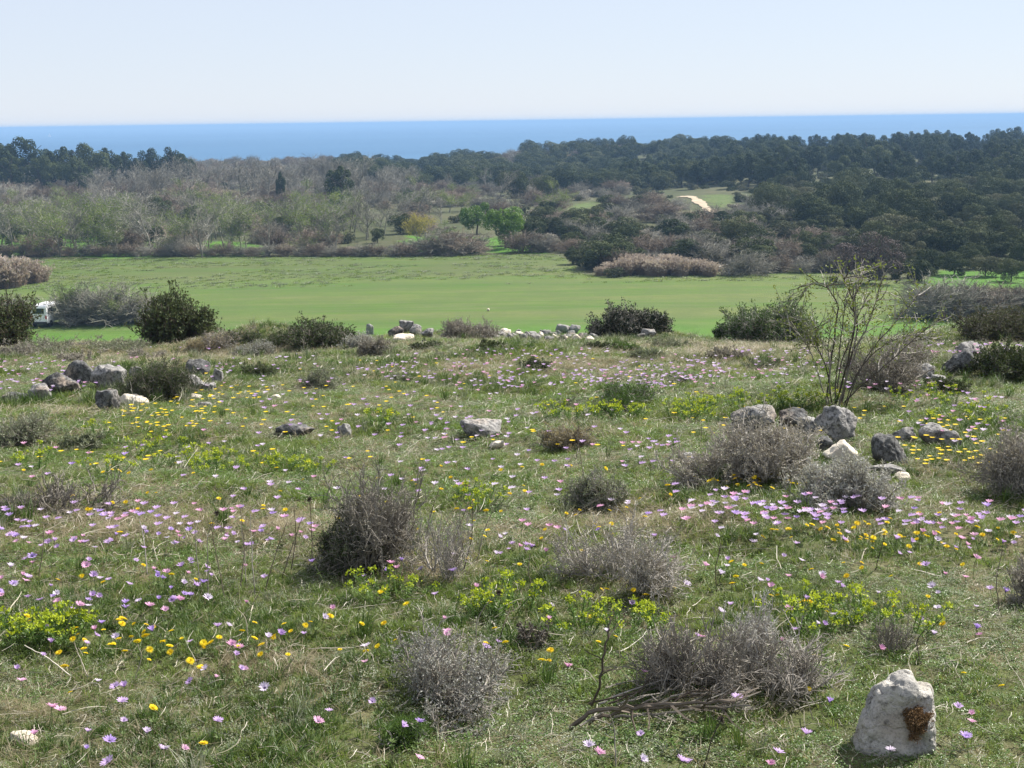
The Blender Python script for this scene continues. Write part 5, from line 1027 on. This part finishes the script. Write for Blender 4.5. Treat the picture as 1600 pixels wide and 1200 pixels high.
# near evergreen bushes of the right slope
SL = [(1150, 392, 335, 'oak'), (1172, 390, 345, 'oak'), (1280, 362, 304, 'oak'), (1255, 345, 300, 'oak'), (1345, 345, 318, 'oak'), (1365, 360, 322, 'maquis'), (1430, 395, 345, 'oak'), (1455, 400, 350, 'maquis'), (1530, 400, 340, 'oak'), (1500, 350, 312, 'oak'), (1580, 400, 350, 'oak'), (1610, 420, 360, 'maquis'),
      (1260, 395, 360, 'maquis'), (1230, 408, 380, 'maquis'), (1265, 412, 385, 'maquis'), (1310, 400, 372, 'maquis'), (1410, 415, 385, 'maquis'), (1450, 425, 388, 'maquis'), (1490, 430, 392, 'maquis'), (1540, 432, 395, 'maquis'), (1440, 440, 405, 'maquis'), (1580, 440, 402, 'oak'), (1520, 420, 378, 'oak'), (1330, 425, 395, 'maquis'),
      (1190, 425, 398, 'scrub'), (1160, 425, 400, 'scrub'), (1215, 425, 398, 'redscrub'), (1250, 425, 400, 'scrub'), (1285, 425, 398, 'scrub'), (1400, 435, 400, 'maquis'), (1640, 430, 370, 'oak'), (1680, 440, 370, 'oak')]
for i, (px, f, tp, kk) in enumerate(SL): tree((kk, i % 3), px, f, tp, wsc=1.05, desc={'oak': 'big rounded evergreen bush', 'maquis': 'low grey-green bush', 'scrub': 'grey bare shrub', 'redscrub': 'reddish bare shrub'}[kk], cat='bush', group=GM, lm='the paired evergreen bushes' if i == 0 else ('the big rounded evergreen' if i == 2 else None))
n = 0; seen = []
while n < 175:
    px = rng.uniform(1120, 1720); d = rng.uniform(140, 260) if px > 1340 else rng.uniform(185, 262); b = W(px, d)
    if any((b[0] - q[0]) ** 2 + (b[1] - q[1]) ** 2 < 17 for q in seen) or any(inside(q, b[0], b[1]) for q in CLEAR): n += .02; continue
    if px < 1200 and proj(b)[1] > 296: n += .2; continue
    n += 0; seen.append(b); k = int(rng.integers(0, 4)); kk = 'maquis' if rng.uniform() < .6 else 'oak'
    tree((kk, k), px, d=d, h=rng.uniform(3.4, 6.2) if kk == 'oak' else rng.uniform(2.4, 4.2), wsc=rng.uniform(.85, 1.1), desc='rounded evergreen bush' if kk == 'oak' else 'low grey-green bush', cat='bush', group=GM); n += 1
n = 0; seen = []
while n < 200:
    px = rng.uniform(950, 1760); d = rng.uniform(258, 470); b = W(px, d)
    if any((b[0] - q[0]) ** 2 + (b[1] - q[1]) ** 2 < 20 for q in seen): n += .02; continue
    if px < 1180 and proj(b)[1] > 298: continue
    seen.append(b); tree(('pine', int(n) % 3), px, d=d, h=rng.uniform(5.4, 7.4), wsc=rng.uniform(1.1, 1.5), desc=('dark pine low down', 'dark pine midway up', 'dark pine at skyline')[int(sstep(270, 460, d) * 2.99)], group=GR); n += 1
n = 0; seen = []
while n < 240:
    px = rng.uniform(540, 1180); d = rng.uniform(300 if px > 850 else 340, 545); b = W(px, d)
    if any((b[0] - q[0]) ** 2 + (b[1] - q[1]) ** 2 < 18 for q in seen): n += .02; continue
    seen.append(b); tree(('oak', int(n) % 4), px, d=d, h=rng.uniform(3.6, 6.4), wsc=rng.uniform(1, 1.35), desc=('dark tree low down', 'dark tree midway up', 'dark tree at crest')[int(sstep(360, 520, b[1]) * 2.99)], group=GH); n += 1
# hedges nearer on the field
for i, (kk, px, f, tp, ws) in enumerate((('bare', 30, 503, 458, .9), ('scrub', 32, 504, 466, 1.0), ('scrub', 20, 505, 474, 1.2), ('bud', 105, 505, 440, .8), ('scrub', 130, 505, 455, 1.2), ('bare', 165, 505, 442, 1.1), ('scrub', 185, 505, 452, 1.2), ('maquis', 36, 506, 482, .8), ('maquis', 48, 506, 484, .7),
        ('scrub', 215, 503, 468, 1.1), ('scrub', 240, 500, 470, 1), ('bare', 118, 506, 448, 1.2), ('bare', 140, 506, 438, 1.3), ('bare', 185, 506, 440, 1.3), ('bud', 170, 506, 446, 1.1), ('maquis', 120, 506, 480, .8), ('maquis', 150, 506, 484, .9), ('bare', 120, 503, 450, 1), ('scrub', 0, 503, 465, 1.3), ('scrub', -30, 503, 460, 1.3), ('redscrub', 235, 498, 462, .9), ('scrub', 160, 505, 460, 1.2))):
    tree((kk, i % 3), px, f, tp, wsc=ws * 1.1, desc={'bare': 'grey bare hedge tree', 'scrub': 'grey bare hedge shrub', 'bud': 'grey-green budding hedge tree', 'maquis': 'dark hedge bush', 'redscrub': 'reddish hedge shrub'}[kk], cat='shrub', group='hedge round the white van')
for i, (kk, px, f, tp, ws) in enumerate((('scrub', 1470, 495, 436, 1.0), ('scrub', 1450, 494, 455, 1.1), ('scrub', 1490, 495, 438, 1.0), ('scrub', 1505, 494, 448, 1.1), ('redscrub', 1530, 494, 448, 1.1), ('scrub', 1555, 492, 452, 1.2), ('redscrub', 1580, 490, 446, 1.1), ('scrub', 1605, 490, 448, 1.2), ('redscrub', 1545, 494, 458, 1.2), ('maquis', 1570, 494, 468, .9), ('maquis', 1600, 493, 468, .9), ('scrub', 1640, 490, 440, 1.2), ('maquis', 1520, 496, 470, .8))):
    tree((kk, i % 3), px, f, tp, wsc=ws * 1.15, desc={'scrub': 'brown-grey bare hedge shrub', 'redscrub': 'reddish bare hedge shrub', 'maquis': 'dark low hedge bush'}[kk], cat='shrub', group='hedge at the near corner of the field', lm='the corner hedge' if i == 0 else None)

# undergrowth between the trees
def build_undergrowth():
    protos = [crown_mesh(1100 + k, 3.2, 1.5, -.2, 12, 700, .22, ('oak', 'olive', 'olive', 'mauve')[k], lr=(.25, .45)) for k in range(4)] + [KINDS[('scrub', 0)][1][1][1], KINDS[('redscrub', 1)][1][1][1]]
    n = 5200; px = rng.uniform(-250, 1850, n); d = np.sqrt(rng.uniform(128 ** 2, 560 ** 2, n)); x = (px - 800) / F * d; z = terrain(x, d)
    q = ~inside(FIELD, x, d + 1.5)
    for c in CLEAR: q &= ~inside(c, x, d)
    u, v = proj(np.stack((x, d, z), -1)); q &= ~((u > 1060) & (u < 1142) & (v > 302) & (v < 342)); q &= ~((u > 866) & (u < 928) & (v > 314) & (v < 338)); q &= (d > 235) | (u > 860) | (rng.uniform(0, 1, n) < .25)
    q &= ~((u < 860) & (v > 380)); q &= ~((u > 1060) & (u < 1130) & (v > 298) & (v < 372) & (rng.uniform(0, 1, n) < .5))
    x, d, z, u = x[q], d[q], z[q], u[q]; n = len(x); r = rng.uniform(0, 1, n); idx = np.where(u > 980, np.where(r < .5, 0, np.where(r < .8, 1, 2)), np.where(r < .2, 1, np.where(r < .4, 4, np.where(r < .7, 5, 3))))
    idx = np.where((u > 860) & (u < 1200) & (d < 230), np.where(r < .4, 3, np.where(r < .7, 4, 1)), idx)
    scatter('undergrowth', np.stack((x, d, z), -1), np.stack((x * 0, x * 0, rng.uniform(0, 6.28, n)), 1), rng.uniform(.5, 1.15, n), idx, protos)
    # tufts over the rough far part of the field
    n = 5000; x = rng.uniform(-75, 60, n); y = rng.uniform(ROUGHB - 6, 160, n); q = inside(FIELD, x, y) & (fbm(x * .12, y * .3, 61) > .42); x, y = x[q], y[q]; n = len(x)
    pr = [tuft(30, .13, .035, .9, MT['greyherb'], 1200, 1.3, .5), tuft(30, .13, .035, .9, MT['grass'], 1201, 1.3, .5)]
    scatter('field_tufts', np.stack((x, y, terrain(x, y)), -1), np.stack((x * 0, x * 0, rng.uniform(0, 6.28, n)), 1), rng.uniform(.5, 1.4, n), rng.integers(0, 2, n), pr)
build_undergrowth()

# ------------------------------------------------------------------ the white van, boats
def box(b, x0, x1, y0, y1, z0, z1, mat=0, taper=0.0):
    v = [(x0, y0, z0), (x1, y0, z0), (x1, y1, z0), (x0, y1, z0), (x0 + taper, y0 + taper, z1), (x1 - taper, y0 + taper, z1), (x1 - taper, y1 - taper, z1), (x0 + taper, y1 - taper, z1)]
    return b.add(v, [(3, 2, 1, 0), (4, 5, 6, 7), (0, 1, 5, 4), (1, 2, 6, 5), (2, 3, 7, 6), (3, 0, 4, 7)], mat)
def bevelled(b, name, mats, w=.06):
    me = b.mesh(name, mats); bm = bmesh.new(); bm.from_mesh(me); bmesh.ops.remove_doubles(bm, verts=bm.verts, dist=1e-4); bmesh.ops.bevel(bm, geom=bm.edges[:], offset=w, segments=2, affect='EDGES'); bm.to_mesh(me); bm.free(); return me
def van():
    b = P(77, 507); e = link('van', None, None, b, R(84), .72); tag(e, 'white van parked among the bare hedge shrubs below the field', 'van')
    bd = MB(); prof = [(-2.4, .45), (-2.4, 2.1), (-2.2, 2.3), (1.2, 2.3), (1.75, 1.45), (2.4, 1.2), (2.5, .45)]; n = len(prof); v = [(x, -.92 + (.1 if z > 1.3 else 0), z) for x, z in prof] + [(x, .92 - (.1 if z > 1.3 else 0), z) for x, z in prof]
    bm = bmesh.new(); vs = [bm.verts.new(p) for p in v]; bm.faces.new(vs[:n]); bm.faces.new(vs[n:][::-1])
    for i in range(n): j = (i + 1) % n; bm.faces.new((vs[i], vs[n + i], vs[n + j], vs[j]))
    bmesh.ops.recalc_face_normals(bm, faces=bm.faces); bmesh.ops.bevel(bm, geom=bm.edges[:], offset=.05, segments=2, affect='EDGES'); me = bpy.data.meshes.new('body'); bm.to_mesh(me); bm.free(); me.materials.append(MT['white_paint']); link('body', me, e)
    link('windscreen', MB().add([(1.27, -.74, 2.2), (1.27, .74, 2.2), (1.78, .8, 1.5), (1.78, -.8, 1.5)], [(0, 3, 2, 1)]).mesh('windscreen', [MT['dark_glass']]), e)
    for s in (-1, 1):
        for x0, x1 in ((-2.0, -.9), (-.7, .4), (.6, 1.35)): link('side_window', box(MB(), x0, x1, s * .895 - .012, s * .895 + .012, 1.4, 2.0).mesh('side_window', [MT['dark_glass']]), e)
        for x in (-1.6, 1.6):
            a = np.arange(16) * math.pi / 8; p = np.array([[(x, s * .72, .36), (x, s * .95, .36)]]); link('wheel', MB().add(*tubes(p, np.array([[.34, .34]]), 16)).add([(x + .34 * math.cos(t), s * .95, .36 + .34 * math.sin(t)) for t in a] + [(x, s * .93, .36)], [(i, (i + 1) % 16, 16) for i in range(16)]).mesh('wheel', [MT['rubber']]), e)
        link('tail_light', box(MB(), -2.43, -2.39, s * .78 - .07, s * .78 + .07, .9, 1.25).mesh('tail_light', [MT['red_lens']]), e)
    link('rear_window', box(MB(), -2.425, -2.395, -.6, .6, 1.45, 2.0).mesh('rear_window', [MT['dark_glass']]), e)
    link('bumper', box(MB(), -2.5, -2.4, -.85, .85, .42, .62).mesh('bumper', [MT['black_trim']]), e)
    landmark('the white van', b)
van()
def sea_at(px, py):
    v = ray(px, py); t = (SEA_Z - EYE[2]) / v[2]; return EYE + v * t
def sailboat():
    p = sea_at(77, 214); e = link('sailboat', None, None, p, .5); tag(e, 'tiny white sailboat on the sea above the dark pines', 'sailboat')
    prof = [(-4.5, 0, 1.1), (-4.2, 1.4, 1.2), (0, 1.7, 1.2), (3, 1, 1.3), (5.2, 0, 1.5), (3, -1, 1.3), (0, -1.7, 1.2), (-4.2, -1.4, 1.2)]; b = MB(); v = prof + [(x * .85, y * .6, -.3) for x, y, z in prof]
    b.add(v, [(i, (i + 1) % 8, 8 + (i + 1) % 8, 8 + i) for i in range(8)]); b.add(prof + [(0, 0, 1.3)], [(i, (i + 1) % 8, 8) for i in range(8)]); link('hull', b.mesh('hull', [MT['white_paint']]), e)
    link('mast', MB().add(*tubes(np.array([[(0.6, 0, 1.2), (.6, 0, 12.5)]]), np.array([[.12, .07]]), 6)).mesh('mast', [MT['black_trim']]), e)
    link('mainsail', MB().add([(.4, 0, 2.2), (-4, .5, 2.4), (-1.4, .5, 7), (.5, 0, 12.2), (.4, .06, 2.2), (-4, .56, 2.4), (-1.4, .56, 7), (.5, .06, 12.2)], [(0, 1, 2, 3), (7, 6, 5, 4)]).mesh('mainsail', [MT['white_paint']]), e)
    link('foresail', MB().add([(5, 0, 1.6), (1, -.7, 2), (.8, 0, 11), (5, .05, 1.6), (1, -.65, 2), (.8, .05, 11)], [(0, 1, 2), (5, 4, 3)]).mesh('foresail', [MT['white_paint']]), e)
sailboat()
def ferry():
    p = sea_at(985, 190.2); e = link('ferry', None, None, p, .1); tag(e, 'tiny white ship far out near the sea horizon', 'ship')
    b = MB(); v = [(-55, -9, 8), (45, -9, 8), (65, 0, 10), (45, 9, 8), (-55, 9, 8), (-50, -7, -1), (42, -7, -1), (56, 0, -1), (42, 7, -1), (-50, 7, -1)]
    b.add(v, [(i, (i + 1) % 5, 5 + (i + 1) % 5, 5 + i) for i in range(5)]); b.add([v[0], v[1], v[3], v[4]], [(0, 1, 2, 3)]); b.add([v[1], v[2], v[3]], [(0, 1, 2)]); link('hull', b.mesh('hull', [MT['white_paint']]), e)
    link('superstructure', box(box(MB(), -45, 32, -8, 8, 8, 14), -38, 24, -7, 7, 14, 19).mesh('superstructure', [MT['white_paint']]), e); link('funnel', box(MB(), -30, -22, -3, 3, 19, 26, 0, .8).mesh('funnel', [MT['white_paint']]), e)
ferry()
o = add_rock(763, 486, 4, 4, 990, 'rock_pale', 'single small white stone alone out on the green field', .1, sub=3, group=None, name='field_stone')

# ------------------------------------------------------------------ finish the labels of the repeats
for px, t in ((600, "the far hill's end"), (700, "the far hill's shoulder"), (800, "the far hill's middle"), (900, "the far hill's top"), (1000, "the far hollow")): landmark(t, W(px, 450))
landmark('the sandy path', P(1095, 320))
for px, d, t in ((250, 300, 'the near bare wood'), (350, 300, 'the middle bare wood'), (450, 300, 'the deep bare wood'), (620, 300, "the bare wood's end")): landmark(t, W(px, d))
for px, d, t in ((1250, 215, 'the sunken slope'), (1380, 200, 'the middle slope'), (1500, 180, 'the lower slope'), (1620, 200, 'the outer slope')): landmark(t, W(px, d))
for px, py, t in ((60, 900, 'the near pink drift'), (200, 820, 'the long pink drift'), (240, 1000, 'the yellow flower drift'), (330, 1130, 'the shortest turf'), (1320, 800, 'the far pink drift'), (1480, 800, "the pink drift's end"), (900, 570, 'the palest flower drift'), (1450, 980, 'the lush open turf')): landmark(t, P(px, py))
landmark('the small green clearing', P(900, 322))
for px, t in ((1180, "the pine wood's start"), (1320, "the pine wood's middle"), (1460, "the deep pine wood"), (1600, "the pine wood's end")): landmark(t, W(px, 350))
def finish_labels():
    ORD = ['closest', 'second closest', 'third closest', 'fourth closest', 'fifth closest', 'sixth closest', 'seventh closest', 'eighth closest', 'ninth closest', 'tenth closest', 'eleventh closest', 'twelfth closest', 'thirteenth closest', 'fourteenth closest', 'fifteenth closest',
           'sixteenth closest', 'seventeenth closest', 'eighteenth closest', 'nineteenth closest', 'twentieth closest'] + [t + ' closest' for t in 'twenty-first twenty-second twenty-third twenty-fourth twenty-fifth twenty-sixth twenty-seventh twenty-eighth twenty-ninth thirtieth'.split()]
    G = {}
    for o, desc, (x, y) in AUTO:
        best = min(LAND, key=lambda l: math.hypot(l[1][0] - x, l[1][1] - y) / (1 if (l[1][1] > 60) == (y > 60) else .001)); dx = x - best[1][0]; dy = y - best[1][1]
        rel = ('right of ' if dx > 0 else 'left of ') if abs(dx) > abs(dy) else ('behind ' if dy > 0 else 'in front of ')
        G.setdefault((desc, rel, best[0]), []).append((math.hypot(dx, dy), len(G), o))
    for (desc, rel, lm), rows in G.items():
        rows.sort(key=lambda t: t[0])
        for k, (_, _, o) in enumerate(rows):
            if len(rows) == 1: o['label'] = f'{desc} {rel}{lm}'
            elif k < len(ORD): o['label'] = f'{desc} {rel}{lm}, {ORD[k]} to it'
            else: o['label'] = f'{desc} {rel}{lm}, among the farther ones'
finish_labels()
